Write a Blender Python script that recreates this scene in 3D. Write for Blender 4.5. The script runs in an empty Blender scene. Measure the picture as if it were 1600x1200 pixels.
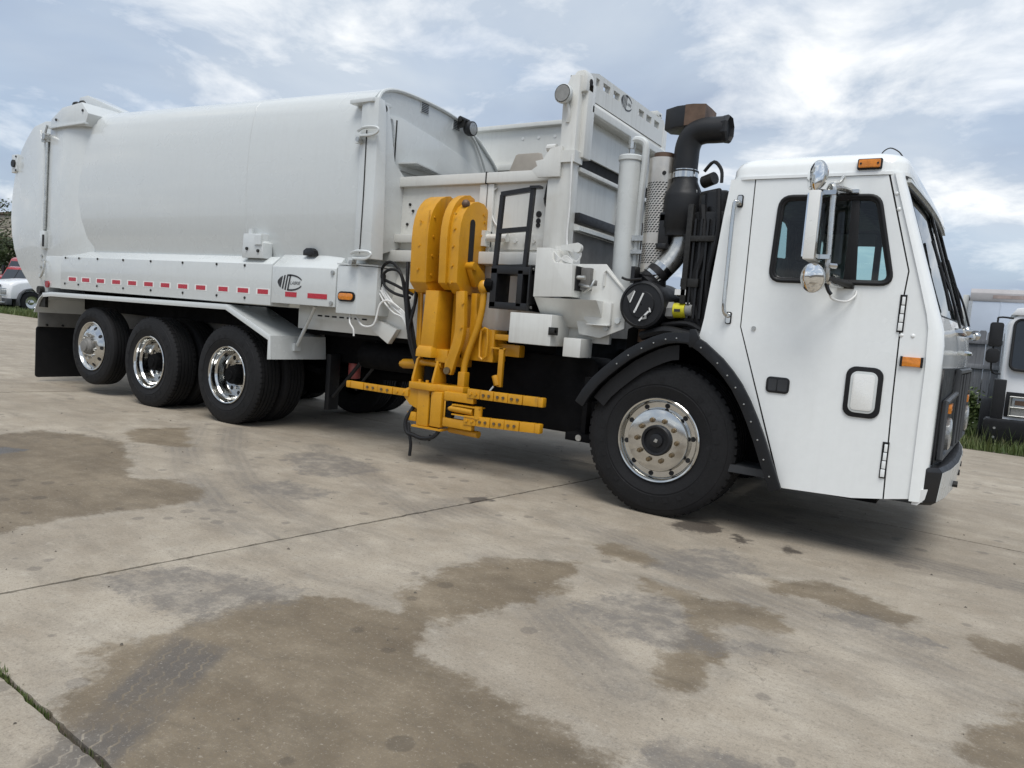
import bpy, bmesh, math, random
import numpy as np
from mathutils import Vector, Matrix
R = math.radians
sc = bpy.context.scene
col = sc.collection

# ---------------------------------------------------------------- camera
cam_d = bpy.data.cameras.new('camera'); cam = bpy.data.objects.new('camera', cam_d); col.objects.link(cam)
yaw, pit, rol = 0.5639, -0.0840, 0.0773
fw = Vector((-math.sin(yaw)*math.cos(pit), math.cos(yaw)*math.cos(pit), math.sin(pit)))
rt = Vector((math.cos(yaw), math.sin(yaw), 0)); up = rt.cross(fw)
r2 = math.cos(rol)*rt + math.sin(rol)*up; u2 = -math.sin(rol)*rt + math.cos(rol)*up
mw = Matrix.Identity(4)
for i in range(3):
    mw[i][0] = r2[i]; mw[i][1] = u2[i]; mw[i][2] = -fw[i]
mw.translation = (1.8386, -6.0307, 1.2771)
cam.matrix_world = mw
cam_d.sensor_fit = 'HORIZONTAL'; cam_d.sensor_width = 36.0; cam_d.lens = 1148.66/1600*36.0
cam_d.clip_start = 0.05; cam_d.clip_end = 3000
sc.camera = cam

# ---------------------------------------------------------------- sky, sun, exposure
SUN_EL, SUN_AZ = R(62), R(-58)          # azimuth measured from +x towards +y
world = bpy.data.worlds.new('World'); sc.world = world; world.use_nodes = True
wt = world.node_tree; wt.nodes.clear()
def wn(t, **k):
    n = wt.nodes.new(t)
    for a, b in k.items(): setattr(n, a, b)
    return n
def wl(a, b): wt.links.new(a, b)
def wmath(op, a, b=None):
    n = wn('ShaderNodeMath', operation=op)
    for i, v in enumerate((a, b)):
        if v is None: continue
        if isinstance(v, (int, float)): n.inputs[i].default_value = v
        else: wl(v, n.inputs[i])
    return n.outputs[0]
def wramp(fac, stops):
    n = wn('ShaderNodeValToRGB'); wl(fac, n.inputs[0]); e = n.color_ramp.elements
    while len(e) < len(stops): e.new(0.5)
    for el, (p, c) in zip(e, stops):
        el.position = p; el.color = tuple(c) + (1,) if len(c) == 3 else c
    return n.outputs[0]
sky = wn('ShaderNodeTexSky', sky_type='NISHITA'); sky.sun_disc = False
sky.sun_elevation = SUN_EL; sky.sun_rotation = R(90) - SUN_AZ
sky.air_density = 1.0; sky.dust_density = 2.0; sky.ozone_density = 1.0
tcw = wn('ShaderNodeTexCoord'); sep = wn('ShaderNodeSeparateXYZ'); wl(tcw.outputs['Generated'], sep.inputs[0])
den = wmath('ADD', wmath('MAXIMUM', sep.outputs[2], 0.0), 0.22)
cmb = wn('ShaderNodeCombineXYZ')
wl(wmath('DIVIDE', sep.outputs[0], den), cmb.inputs[0]); wl(wmath('DIVIDE', sep.outputs[1], den), cmb.inputs[1])
cmb.inputs[2].default_value = 3.7
def wnoise(scale, detail, rough, dist=0.0, off=(0, 0, 0)):
    m = wn('ShaderNodeMapping'); wl(cmb.outputs[0], m.inputs[0]); m.inputs['Location'].default_value = off
    n = wn('ShaderNodeTexNoise'); wl(m.outputs[0], n.inputs['Vector'])
    n.inputs['Scale'].default_value = scale; n.inputs['Detail'].default_value = detail
    n.inputs['Roughness'].default_value = rough; n.inputs['Distortion'].default_value = dist
    return n.outputs['Fac']
cov = wnoise(1.15, 7, 0.52, 0.25, (33.3, 0.4, 0))
shade = wnoise(0.9, 6, 0.5, 0.3, (24.1, 3.2, 1))
puff = wnoise(2.6, 9, 0.6, 0.35, (1.4, 28.5, 2))
covf = wramp(cov, [(0.36, (0.70,)*3), (0.56, (0.98,)*3)])
# thin, bluish grey cloud against brighter white billows
cl_base = wramp(shade, [(0.36, (2.2, 2.65, 3.45)), (0.52, (3.0, 3.5, 4.2)), (0.68, (4.0, 4.4, 4.85))])
pf = wramp(wmath('MULTIPLY', puff, wmath('ADD', shade, 0.42)), [(0.46, (0,)*3), (0.66, (1,)*3)])
mixc = wn('ShaderNodeMix', data_type='RGBA'); wl(pf, mixc.inputs['Factor']); wl(cl_base, mixc.inputs['A'])
mixc.inputs['B'].default_value = (6.2, 6.3, 6.35, 1)
mixs = wn('ShaderNodeMix', data_type='RGBA'); wl(covf, mixs.inputs['Factor'])
wl(sky.outputs[0], mixs.inputs['A']); wl(mixc.outputs['Result'], mixs.inputs['B'])
bgn = wn('ShaderNodeBackground'); bgn.inputs['Strength'].default_value = 0.1
wl(mixs.outputs['Result'], bgn.inputs['Color'])
wo = wn('ShaderNodeOutputWorld'); wl(bgn.outputs[0], wo.inputs['Surface'])

sun_d = bpy.data.lights.new('sun', 'SUN'); sun = bpy.data.objects.new('sun', sun_d); col.objects.link(sun)
sun_d.energy = 1.5; sun_d.angle = R(32); sun_d.color = (1.0, 0.975, 0.935)
sd = Vector((math.cos(SUN_EL)*math.cos(SUN_AZ), math.cos(SUN_EL)*math.sin(SUN_AZ), math.sin(SUN_EL)))
sun.rotation_euler = sd.to_track_quat('Z', 'Y').to_euler(); sun.location = sd*60
vs = sc.view_settings; vs.view_transform = 'Standard'; vs.look = 'None'; vs.exposure = 0.80; vs.gamma = 1.0
try: vs.use_curve_mapping = False
except Exception: pass

# ---------------------------------------------------------------- materials
class NT:
    def __init__(self, name):
        self.m = bpy.data.materials.new(name); self.m.use_nodes = True
        self.t = self.m.node_tree; self.b = self.t.nodes['Principled BSDF']
        self.out = self.t.nodes['Material Output']
    def n(self, t, **k):
        x = self.t.nodes.new(t)
        for a, b in k.items(): setattr(x, a, b)
        return x
    def l(self, a, b): self.t.links.new(a, b)
    def set(self, sock, v):
        if hasattr(v, 'links') or isinstance(v, bpy.types.NodeSocket): self.l(v, sock)
        else: sock.default_value = v
    def math(self, op, a, b=None, c=None, clamp=False):
        x = self.n('ShaderNodeMath', operation=op); x.use_clamp = clamp
        for i, v in enumerate((a, b, c)):
            if v is not None: self.set(x.inputs[i], v)
        return x.outputs[0]
    def coord(self, out='Object'):
        if not hasattr(self, '_tc'): self._tc = self.n('ShaderNodeTexCoord')
        return self._tc.outputs[out]
    def pos(self):
        if not hasattr(self, '_geo'): self._geo = self.n('ShaderNodeNewGeometry')
        return self._geo.outputs['Position']
    def noise(self, scale, detail=4, rough=0.5, vec=None, mapping=None, dist=0.0, out='Fac'):
        x = self.n('ShaderNodeTexNoise'); v = vec if vec is not None else self.coord()
        if mapping is not None:
            mp = self.n('ShaderNodeMapping'); self.l(v, mp.inputs[0])
            mp.inputs['Scale'].default_value = mapping[0]
            if len(mapping) > 1: mp.inputs['Rotation'].default_value = mapping[1]
            v = mp.outputs[0]
        self.l(v, x.inputs['Vector']); x.inputs['Scale'].default_value = scale
        x.inputs['Detail'].default_value = detail; x.inputs['Roughness'].default_value = rough
        x.inputs['Distortion'].default_value = dist
        return x.outputs[out]
    def ramp(self, fac, stops):
        x = self.n('ShaderNodeValToRGB'); self.l(fac, x.inputs[0]); e = x.color_ramp.elements
        while len(e) < len(stops): e.new(0.5)
        for el, (p, c) in zip(e, stops):
            el.position = p
            if isinstance(c, (int, float)): c = (c, c, c)
            el.color = tuple(c)[:3] + (1,)
        return x.outputs[0]
    def mix(self, fac, a, b, mode='MIX'):
        x = self.n('ShaderNodeMix', data_type='RGBA', blend_type=mode)
        self.set(x.inputs['Factor'], fac)
        for s, v in (('A', a), ('B', b)):
            if isinstance(v, (tuple, list)): v = tuple(v)[:3] + (1,)
            self.set(x.inputs[s], v)
        return x.outputs['Result']
    def sstep(self, v, e0, e1):
        x = self.n('ShaderNodeMapRange', interpolation_type='SMOOTHSTEP')
        self.set(x.inputs['Value'], v); x.inputs['From Min'].default_value = e0; x.inputs['From Max'].default_value = e1
        return x.outputs['Result']
    def bump(self, h, strength=0.3, dist=0.01):
        x = self.n('ShaderNodeBump'); self.l(h, x.inputs['Height'])
        x.inputs['Strength'].default_value = strength; x.inputs['Distance'].default_value = dist
        self.l(x.outputs[0], self.b.inputs['Normal'])
    def p(self, **k):
        for a, v in k.items():
            s = self.b.inputs[a.replace('_', ' ')]
            if isinstance(v, (tuple, list)): v = tuple(v)[:3] + (1,)
            self.set(s, v)

def simple(name, c, rough=0.5, metal=0.0, var=0.12, scale=6, rvar=0.1, spec=0.5, bump=0.0, bscale=60, coat=0.0):
    m = NT(name); n = m.noise(scale, 5, 0.6)
    lo = [x*(1-var) for x in c]; hi = [min(1, x*(1+var)) for x in c]
    m.p(Base_Color=m.ramp(n, [(0.3, lo), (0.7, hi)]), Metallic=metal)
    m.p(Roughness=m.ramp(m.noise(scale*2.3, 4, 0.6), [(0.3, max(0.02, rough-rvar)), (0.7, min(1, rough+rvar))]))
    m.b.inputs['Specular IOR Level'].default_value = spec
    if coat: m.b.inputs['Coat Weight'].default_value = coat; m.b.inputs['Coat Roughness'].default_value = 0.06
    if bump: m.bump(m.noise(bscale, 4, 0.6), bump, 0.004)
    return m.m

def white_paint(name, c=(0.74, 0.755, 0.745), rough=0.28, dirt=0.25, wave=0.12):
    m = NT(name)
    big = m.noise(1.3, 4, 0.55); fine = m.noise(22, 6, 0.65)
    streak = m.noise(4.0, 5, 0.6, mapping=((6.0, 6.0, 0.35),))
    d = m.math('MULTIPLY', m.sstep(streak, 0.42, 0.85), m.sstep(big, 0.30, 0.75))
    base = m.mix(m.ramp(fine, [(0.35, 0.0), (0.75, 1.0)]), [x*0.965 for x in c], c)
    base = m.mix(m.math('MULTIPLY', d, dirt), base, (0.42, 0.40, 0.36))
    m.p(Base_Color=base, Roughness=m.ramp(big, [(0.3, rough-0.07), (0.7, rough+0.1)]))
    m.b.inputs['Coat Weight'].default_value = 0.65; m.b.inputs['Coat Roughness'].default_value = 0.05
    h = m.math('ADD', m.math('MULTIPLY', m.noise(1.6, 2, 0.4), 1.0), m.math('MULTIPLY', m.noise(90, 2, 0.5), 0.004))
    m.bump(h, wave, 0.05)
    return m.m

MT = {}
MT['white'] = white_paint('white_truck_paint', (0.60, 0.625, 0.62), 0.27, 0.16, 0.07)
MT['cabwhite'] = white_paint('white_cab_paint', (0.82, 0.84, 0.83), 0.2, 0.10, 0.035)
MT['hopper'] = white_paint('worn_white_paint', (0.64, 0.64, 0.605), 0.42, 0.6, 0.10)
MT['greyunder'] = simple('undercoat_grey', (0.16, 0.155, 0.145), 0.6, var=0.25, scale=4)
def worn_yellow():
    m = NT('yellow_arm_paint'); n = m.noise(3.2, 6, 0.65); n2 = m.noise(26, 7, 0.7)
    base = m.mix(m.ramp(n, [(0.35, 0), (0.7, 1)]), (0.50, 0.235, 0.008), (0.63, 0.305, 0.012))
    chips = m.math('MULTIPLY', m.sstep(n2, 0.64, 0.70), m.sstep(n, 0.45, 0.65))
    base = m.mix(chips, base, (0.10, 0.06, 0.03))
    gr = m.noise(1.7, 7, 0.68); run = m.noise(5.5, 6, 0.65, mapping=((5, 5, 0.5),))
    grime = m.math('MULTIPLY', m.sstep(gr, 0.50, 0.70), m.sstep(run, 0.40, 0.70))
    base = m.mix(m.math('MULTIPLY', grime, 0.55), base, (0.20, 0.125, 0.035))
    base = m.mix(m.math('MULTIPLY', m.sstep(m.noise(60, 4, 0.7), 0.60, 0.72), 0.35), base, (0.16, 0.09, 0.03))
    m.p(Base_Color=base, Roughness=m.ramp(n2, [(0.3, 0.26), (0.7, 0.5)]))
    m.bump(n2, 0.18, 0.004); return m.m
MT['yellow'] = worn_yellow()
MT['black'] = simple('black_paint', (0.008, 0.008, 0.009), 0.42, var=0.3, scale=10)
MT['satinblack'] = simple('satin_black_plastic', (0.0095, 0.010, 0.0115), 0.5, var=0.3, spec=0.4, bump=0.15, bscale=140)
MT['frame'] = simple('greasy_black_frame', (0.0035, 0.0035, 0.004), 0.75, spec=0.12, var=0.5, scale=5, bump=0.3, bscale=30)
def rubber(name, c, rough=0.62):
    m = NT(name); n = m.noise(9, 6, 0.65); f = m.noise(70, 4, 0.6)
    m.p(Base_Color=m.ramp(n, [(0.3, [x*0.75 for x in c]), (0.62, c), (0.8, [x*1.7+0.006 for x in c])]),
        Roughness=m.ramp(f, [(0.3, rough-0.1), (0.7, rough+0.12)]))
    m.b.inputs['Specular IOR Level'].default_value = 0.3
    m.bump(f, 0.12, 0.003); return m.m
MT['tyre'] = rubber('tyre_rubber', (0.011, 0.011, 0.012), 0.7)
MT['rubber'] = rubber('rubber_seal', (0.012, 0.012, 0.013), 0.5)
MT['flare'] = rubber('rubber_fender', (0.013, 0.014, 0.016), 0.42)
MT['chrome'] = simple('polished_aluminium', (0.60, 0.60, 0.585), 0.11, 1.0, var=0.05, scale=14, rvar=0.05)
MT['brushed'] = simple('brushed_steel', (0.62, 0.62, 0.60), 0.28, 1.0, var=0.12, scale=18, rvar=0.1)
MT['shield'] = simple('heat_shield_steel', (0.60, 0.56, 0.50), 0.38, 0.85, var=0.16, scale=7, rvar=0.1)
MT['pipe'] = simple('grey_intake_pipe', (0.50, 0.50, 0.48), 0.32, 0.9, var=0.1, scale=10)
MT['cylgrey'] = simple('grey_painted_steel', (0.56, 0.58, 0.57), 0.3, var=0.08, scale=3, coat=0.2)
MT['brass'] = simple('weathered_nut_steel', (0.20, 0.15, 0.09), 0.5, 0.8, var=0.3, scale=40)
MT['bolt'] = simple('dark_bolt_steel', (0.035, 0.034, 0.032), 0.5, 0.6, var=0.3, scale=40)
MT['zinc'] = simple('zinc_bolt', (0.5, 0.5, 0.48), 0.35, 0.9, var=0.2, scale=40)
MT['red'] = simple('red_reflective_tape', (0.42, 0.012, 0.028), 0.28, var=0.15, scale=60, coat=0.3)
MT['amber'] = simple('amber_lens', (0.62, 0.20, 0.012), 0.18, var=0.25, scale=45, coat=0.6)
MT['redlens'] = simple('red_lens', (0.28, 0.012, 0.012), 0.2, var=0.2, scale=40, coat=0.5)
MT['redpaint'] = simple('red_cylinder_paint', (0.42, 0.10, 0.09), 0.45, var=0.2, scale=10)
MT['dark'] = simple('dark_opening', (0.01, 0.01, 0.011), 0.8, var=0.2)
MT['print'] = simple('black_print', (0.025, 0.025, 0.028), 0.5, var=0.1)
MT['sticker'] = simple('white_sticker', (0.72, 0.72, 0.70), 0.5, var=0.08)
MT['greysticker'] = simple('grey_sticker', (0.25, 0.25, 0.24), 0.5, var=0.15, scale=30)
MT['yellowlabel'] = simple('yellow_label', (0.62, 0.56, 0.02), 0.45, var=0.15, scale=30)
MT['lamp'] = simple('lamp_lens', (0.30, 0.31, 0.31), 0.15, 0.3, var=0.3, scale=60, coat=0.5)
MT['rust'] = simple('rusty_brown_steel', (0.13, 0.085, 0.06), 0.6, 0.5, var=0.35, scale=8)
MT['tan'] = simple('tan_panel', (0.36, 0.325, 0.28), 0.6, var=0.1, scale=4)
MT['interior'] = simple('cab_interior_vinyl', (0.03, 0.032, 0.035), 0.6, var=0.25, scale=8)
MT['seat'] = simple('seat_fabric', (0.035, 0.022, 0.022), 0.85, var=0.2, scale=30)
MT['mirror'] = simple('mirror_glass', (0.85, 0.86, 0.86), 0.03, 1.0, var=0.02, rvar=0.01)
MT['mirrorback'] = simple('mirror_housing_white', (0.78, 0.78, 0.75), 0.3, 0.1, var=0.04, coat=0.3)
MT['debris'] = simple('grit_and_leaf_bits', (0.11, 0.095, 0.075), 0.9, var=0.6, scale=9)
MT['cable'] = simple('white_cable', (0.66, 0.66, 0.64), 0.5, var=0.1)
MT['hose'] = rubber('hydraulic_hose', (0.013, 0.013, 0.014), 0.5)
def glass(name, tint, refl_rough=0.02, gl=1.0):
    m = NT(name); t = m.t
    tr = m.n('ShaderNodeBsdfTransparent'); tr.inputs[0].default_value = tint + (1,)
    gs = m.n('ShaderNodeBsdfGlossy'); gs.inputs['Roughness'].default_value = refl_rough
    gs.inputs['Color'].default_value = (gl, gl, gl, 1)
    fr = m.n('ShaderNodeFresnel'); fr.inputs[0].default_value = 1.5
    mx = m.n('ShaderNodeMixShader'); m.l(fr.outputs[0], mx.inputs[0]); m.l(tr.outputs[0], mx.inputs[1]); m.l(gs.outputs[0], mx.inputs[2])
    m.l(mx.outputs[0], m.out.inputs['Surface']); return m.m
MT['glass'] = glass('window_glass', (0.72, 0.86, 0.84))
MT['darkglass'] = glass('tinted_glass', (0.18, 0.22, 0.22))

# ---------------------------------------------------------------- mesh helpers
class MB:
    def __init__(self): self.v = []; self.f = []
    def add(self, vs, fs):
        o = len(self.v); self.v += [tuple(x) for x in vs]; self.f += [tuple(i+o for i in f) for f in fs]; return self
    def box(self, x0, x1, y0, y1, z0, z1):
        vs = [(x, y, z) for z in (z0, z1) for y in (y0, y1) for x in (x0, x1)]
        return self.add(vs, [(0, 2, 3, 1), (4, 5, 7, 6), (0, 1, 5, 4), (2, 6, 7, 3), (0, 4, 6, 2), (1, 3, 7, 5)])
    def prism(self, pts, axis, a, b):
        n = len(pts)
        def mp(p, t):
            if axis == 'y': return (p[0], t, p[1])
            if axis == 'x': return (t, p[0], p[1])
            return (p[0], p[1], t)
        vs = [mp(p, a) for p in pts] + [mp(p, b) for p in pts]
        fs = [tuple(range(n)), tuple(range(2*n-1, n-1, -1))] + [(i, (i+1) % n, n+(i+1) % n, n+i) for i in range(n)]
        return self.add(vs, fs)
    def loft(self, rings, closed=True, cap=True):
        n = len(rings[0]); vs = [p for r in rings for p in r]; fs = []
        for k in range(len(rings)-1):
            for i in range(n if closed else n-1):
                j = (i+1) % n; fs.append((k*n+i, k*n+j, (k+1)*n+j, (k+1)*n+i))
        if cap: fs += [tuple(range(n)), tuple(range(len(vs)-1, len(vs)-n-1, -1))]
        return self.add(vs, fs)
    def cyl(self, p0, p1, r0, r1=None, n=16, cap=True):
        r1 = r0 if r1 is None else r1
        a = Vector(p0); b = Vector(p1); d = (b-a).normalized()
        u = d.orthogonal().normalized(); w = d.cross(u)
        rg = [[c + r*(math.cos(2*math.pi*i/n)*u + math.sin(2*math.pi*i/n)*w) for i in range(n)] for c, r in ((a, r0), (b, r1))]
        return self.loft(rg, True, cap)
    def tube(self, pts, r, n=8, smooth=4, cap=True):
        P = [Vector(p) for p in pts]
        if smooth and len(P) > 2:
            Q = []
            for i in range(len(P)-1):
                p0 = P[max(i-1, 0)]; p1 = P[i]; p2 = P[i+1]; p3 = P[min(i+2, len(P)-1)]
                for k in range(smooth):
                    t = k/smooth
                    Q.append(0.5*((2*p1)+(-p0+p2)*t+(2*p0-5*p1+4*p2-p3)*t*t+(-p0+3*p1-3*p2+p3)*t**3))
            Q.append(P[-1]); P = Q
        rings = []; u = None
        for i, p in enumerate(P):
            d = (P[min(i+1, len(P)-1)]-P[max(i-1, 0)])
            d = d.normalized() if d.length > 1e-9 else Vector((0, 0, 1))
            if u is None: u = d.orthogonal().normalized()
            else:
                u = (u-d*u.dot(d)); u = u.normalized() if u.length > 1e-6 else d.orthogonal().normalized()
            w = d.cross(u); rr = r(i/(len(P)-1)) if callable(r) else r
            rings.append([p+rr*(math.cos(2*math.pi*k/n)*u+math.sin(2*math.pi*k/n)*w) for k in range(n)])
        return self.loft(rings, True, cap)
    def lathe(self, prof, o=(0, 0, 0), axis='y', n=48, sgn=1, cap=False):
        rings = []
        for r, t in prof:
            rg = []
            for i in range(n):
                a = 2*math.pi*i/n; c, s = r*math.cos(a), r*math.sin(a)
                if axis == 'y': p = (o[0]+c, o[1]+sgn*t, o[2]+s)
                elif axis == 'x': p = (o[0]+sgn*t, o[1]+c, o[2]+s)
                else: p = (o[0]+c, o[1]+s, o[2]+sgn*t)
                rg.append(p)
            rings.append(rg)
        return self.loft(rings, True, cap)
    def ball(self, c, r, s=(1, 1, 1), n=12, m=8):
        rings = []
        for j in range(1, m):
            ph = math.pi*j/m
            rings.append([(c[0]+s[0]*r*math.sin(ph)*math.cos(2*math.pi*i/n), c[1]+s[1]*r*math.sin(ph)*math.sin(2*math.pi*i/n), c[2]+s[2]*r*math.cos(ph)) for i in range(n)])
        return self.loft(rings, True, True)

def finish(bm, name, mat, parent, bevel, angle, loc, seg=2):
    bmesh.ops.recalc_face_normals(bm, faces=bm.faces)
    if bevel:
        es = [e for e in bm.edges if len(e.link_faces) == 2 and e.calc_face_angle(0) > R(28)]
        bmesh.ops.bevel(bm, geom=es, offset=bevel, segments=seg, affect='EDGES', clamp_overlap=True, profile=0.6)
    for f in bm.faces: f.smooth = True
    for e in bm.edges: e.smooth = len(e.link_faces) == 2 and e.calc_face_angle(0) < R(angle)
    me = bpy.data.meshes.new(name); bm.to_mesh(me); bm.free()
    me.materials.append(MT[mat] if isinstance(mat, str) else mat)
    o = bpy.data.objects.new(name, me); col.objects.link(o); o.location = loc
    if parent is not None: o.parent = parent
    return o
def build(name, mb, mat, parent=None, bevel=0.0, angle=32, loc=(0, 0, 0), seg=2):
    bm = bmesh.new(); vs = [bm.verts.new(v) for v in mb.v]
    for f in mb.f:
        try: bm.faces.new([vs[i] for i in f])
        except ValueError: pass
    return finish(bm, name, mat, parent, bevel, angle, loc, seg)
def plate(name, outer, holes, mp, thick, mat, parent=None, angle=32, bevel=0.0):
    bm = bmesh.new(); es = []
    for lp in [outer]+holes:
        vs = [bm.verts.new(mp(*p)) for p in lp]
        es += [bm.edges.new((vs[i], vs[(i+1) % len(vs)])) for i in range(len(vs))]
    bmesh.ops.triangle_fill(bm, use_beauty=True, use_dissolve=False, edges=es)
    bm.verts.index_update(); t = Vector(thick); n = len(bm.verts)
    mb = MB(); vs = [v.co.copy() for v in bm.verts]; mb.v = [tuple(v) for v in vs]+[tuple(v+t) for v in vs]
    for f in bm.faces:
        ix = [v.index for v in f.verts]; mb.f.append(tuple(ix)); mb.f.append(tuple(i+n for i in reversed(ix)))
    k = 0
    for lp in [outer]+holes:
        m = len(lp)
        for i in range(m): mb.f.append((k+i, k+(i+1) % m, n+k+(i+1) % m, n+k+i))
        k += m
    bm.free()
    return build(name, mb, mat, parent, bevel, angle)
def rrect(x0, x1, z0, z1, r, n=5):
    out = []
    for cx, cz, a0 in ((x1-r, z1-r, 0), (x0+r, z1-r, 90), (x0+r, z0+r, 180), (x1-r, z0+r, 270)):
        for k in range(n+1):
            a = R(a0+90*k/n); out.append((cx+r*math.cos(a), cz+r*math.sin(a)))
    return out
def round_poly(pts, r, n=5):
    out = []; m = len(pts)
    for i in range(m):
        p = Vector(pts[i]); a = Vector(pts[i-1]); b = Vector(pts[(i+1) % m])
        rr = r[i] if isinstance(r, (list, tuple)) else r
        if rr <= 0: out.append(tuple(p)); continue
        da = (a-p).normalized(); db = (b-p).normalized()
        for k in range(n+1):
            t = k/n; q = p+da*rr*(1-t)**2+db*rr*t**2
            out.append(tuple(q))
    return out
def tag(o, label=None, cat=None, group=None, kind=None):
    for k, v in (('label', label), ('category', cat), ('group', group), ('kind', kind)):
        if v: o[k] = v
    return o
def empty(name, loc=(0, 0, 0), rz=0.0):
    o = bpy.data.objects.new(name, None); col.objects.link(o); o.location = loc; o.rotation_euler = (0, 0, rz)
    o.empty_display_size = 0.3; return o
def dup(o, loc=None, parent=None, rot=None):
    c = o.copy(); col.objects.link(c)
    if loc is not None: c.location = loc
    if rot is not None: c.rotation_euler = rot
    if parent is not None: c.parent = parent
    return c
def copy_tree(o, parent=None):
    c = o.copy(); col.objects.link(c); c.parent = parent
    for ch in list(o.children): copy_tree(ch, c)
    return c
def text_mesh(s, size, shear=0.0):
    cu = bpy.data.curves.new('lettering', 'FONT'); cu.body = s; cu.size = size; cu.shear = shear
    cu.align_x = 'CENTER'; cu.align_y = 'CENTER'; cu.resolution_u = 2
    ob = bpy.data.objects.new('lettering', cu); col.objects.link(ob)
    dg = bpy.context.evaluated_depsgraph_get(); me = ob.evaluated_get(dg).to_mesh()
    mb = MB(); mb.add([tuple(v.co) for v in me.vertices], [tuple(p.vertices) for p in me.polygons])
    bpy.data.objects.remove(ob); bpy.data.curves.remove(cu); return mb

# ================================================================ the setting
rnd = random.Random(7)
def smask(m, attr_sock, big, fine, amp, edge, fa=0.03):
    """turns a signed distance (m) into a mask with a ragged edge"""
    d = m.math('ADD', attr_sock, m.math('MULTIPLY', m.math('SUBTRACT', big, 0.5), amp))
    d = m.math('ADD', d, m.math('MULTIPLY', m.math('SUBTRACT', fine, 0.5), fa))
    return m.sstep(d, edge, -edge)
def concrete():
    m = NT('stained_concrete'); P = m.pos()
    at = m.n('ShaderNodeAttribute', attribute_name='stain'); sp = m.n('ShaderNodeSeparateColor'); m.l(at.outputs['Color'], sp.inputs[0])
    at2 = m.n('ShaderNodeAttribute', attribute_name='mark'); sp2 = m.n('ShaderNodeSeparateColor'); m.l(at2.outputs['Color'], sp2.inputs[0])
    big = m.noise(3.2, 6, 0.6, P); fine = m.noise(28, 6, 0.65, P); grit = m.noise(160, 4, 0.7, P); vbig = m.noise(0.55, 5, 0.6, P)
    streak = m.noise(2.2, 7, 0.66, P, mapping=((0.8, 1.9, 1), (0, 0, R(14))), dist=0.8)
    streak2 = m.noise(4.0, 7, 0.68, P, mapping=((0.6, 2.2, 1), (0, 0, R(9))), dist=0.9)
    mott = m.noise(9, 7, 0.7, P)
    c = m.ramp(big, [(0.28, (0.305, 0.256, 0.193)), (0.5, (0.375, 0.325, 0.255)), (0.72, (0.445, 0.392, 0.315))])
    c = m.mix(m.math('MULTIPLY', m.sstep(vbig, 0.40, 0.62), 0.55), c, (0.24, 0.20, 0.15))
    c = m.mix(m.math('MULTIPLY', m.sstep(streak, 0.44, 0.68), 0.45), c, (0.215, 0.185, 0.145))
    c = m.mix(m.math('MULTIPLY', m.sstep(streak2, 0.48, 0.70), 0.34), c, (0.19, 0.168, 0.138))
    c = m.mix(m.math('MULTIPLY', m.sstep(mott, 0.52, 0.75), 0.35), c, (0.47, 0.43, 0.36))
    # fine scattered droplets
    vo = m.n('ShaderNodeTexVoronoi'); m.l(P, vo.inputs['Vector']); vo.inputs['Scale'].default_value = 5.5; vo.inputs['Randomness'].default_value = 1
    sz = m.math('MULTIPLY', m.sstep(m.noise(1.7, 3, 0.5, P), 0.44, 0.66), 0.26)
    spot = m.sstep(m.math('SUBTRACT', m.math('ADD', vo.outputs['Distance'], m.math('MULTIPLY', m.math('SUBTRACT', fine, 0.5), 0.14)), sz), 0.03, -0.03)
    c = m.mix(m.math('MULTIPLY', spot, 0.55), c, (0.15, 0.13, 0.11))
    wet = smask(m, sp.outputs[0], m.noise(4.5, 9, 0.66, P), fine, 0.42, 0.04, 0.14)
    grey = smask(m, sp.outputs[1], m.noise(5, 8, 0.68, P), fine, 0.34, 0.05, 0.25)
    oil = smask(m, sp.outputs[2], m.noise(8, 8, 0.7, P), fine, 0.32, 0.03, 0.12)
    trk = smask(m, sp2.outputs[0], big, fine, 0.18, 0.07, 0.12)
    rib = m.sstep(m.math('SINE', m.math('MULTIPLY', sp2.outputs[0], 105.0)), -0.5, 0.6)
    tread = smask(m, sp2.outputs[1], big, fine, 0.05, 0.03, 0.05)
    # light rim of dust along each damp patch
    rim = m.math('MULTIPLY', smask(m, m.math('SUBTRACT', sp.outputs[0], 0.05), big, fine, 0.34, 0.08, 0.2), m.math('SUBTRACT', 1.0, wet))
    c = m.mix(m.math('MULTIPLY', rim, 0.3), c, (0.43, 0.40, 0.345))
    wv = m.math('ADD', m.math('MULTIPLY', m.noise(1.9, 7, 0.62, P), 0.75), m.math('MULTIPLY', mott, 0.45))
    wk = m.ramp(wv, [(0.34, (0.40, 0.355, 0.295)), (0.6, (0.52, 0.475, 0.405)), (0.82, (0.70, 0.655, 0.58))])
    wc = m.mix(1.0, c, wk, 'MULTIPLY')
    c = m.mix(m.math('MULTIPLY', m.math('MULTIPLY', trk, m.sstep(vbig, 0.30, 0.60)), m.math('ADD', 0.38, m.math('MULTIPLY', m.math('MULTIPLY', rib, m.sstep(mott, 0.36, 0.58)), 0.3))), c, (0.15, 0.135, 0.118))
    wsoft = smask(m, m.math('SUBTRACT', sp.outputs[0], 0.02), m.noise(2.1, 7, 0.62, P), mott, 0.5, 0.13, 0.2)
    wet = m.math('MULTIPLY', m.math('ADD', m.math('MULTIPLY', wet, m.math('ADD', 0.45, m.math('MULTIPLY', m.noise(1.3, 5, 0.6, P), 0.4))), m.math('MULTIPLY', wsoft, 0.4)), 1.0, None, True)
    c = m.mix(wet, c, wc)
    c = m.mix(m.math('MULTIPLY', grey, m.math('ADD', 0.30, m.math('MULTIPLY', m.sstep(mott, 0.62, 0.40), 0.45))), c, (0.14, 0.128, 0.116))
    c = m.mix(m.math('MULTIPLY', oil, 0.85), c, (0.052, 0.043, 0.036))
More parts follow.
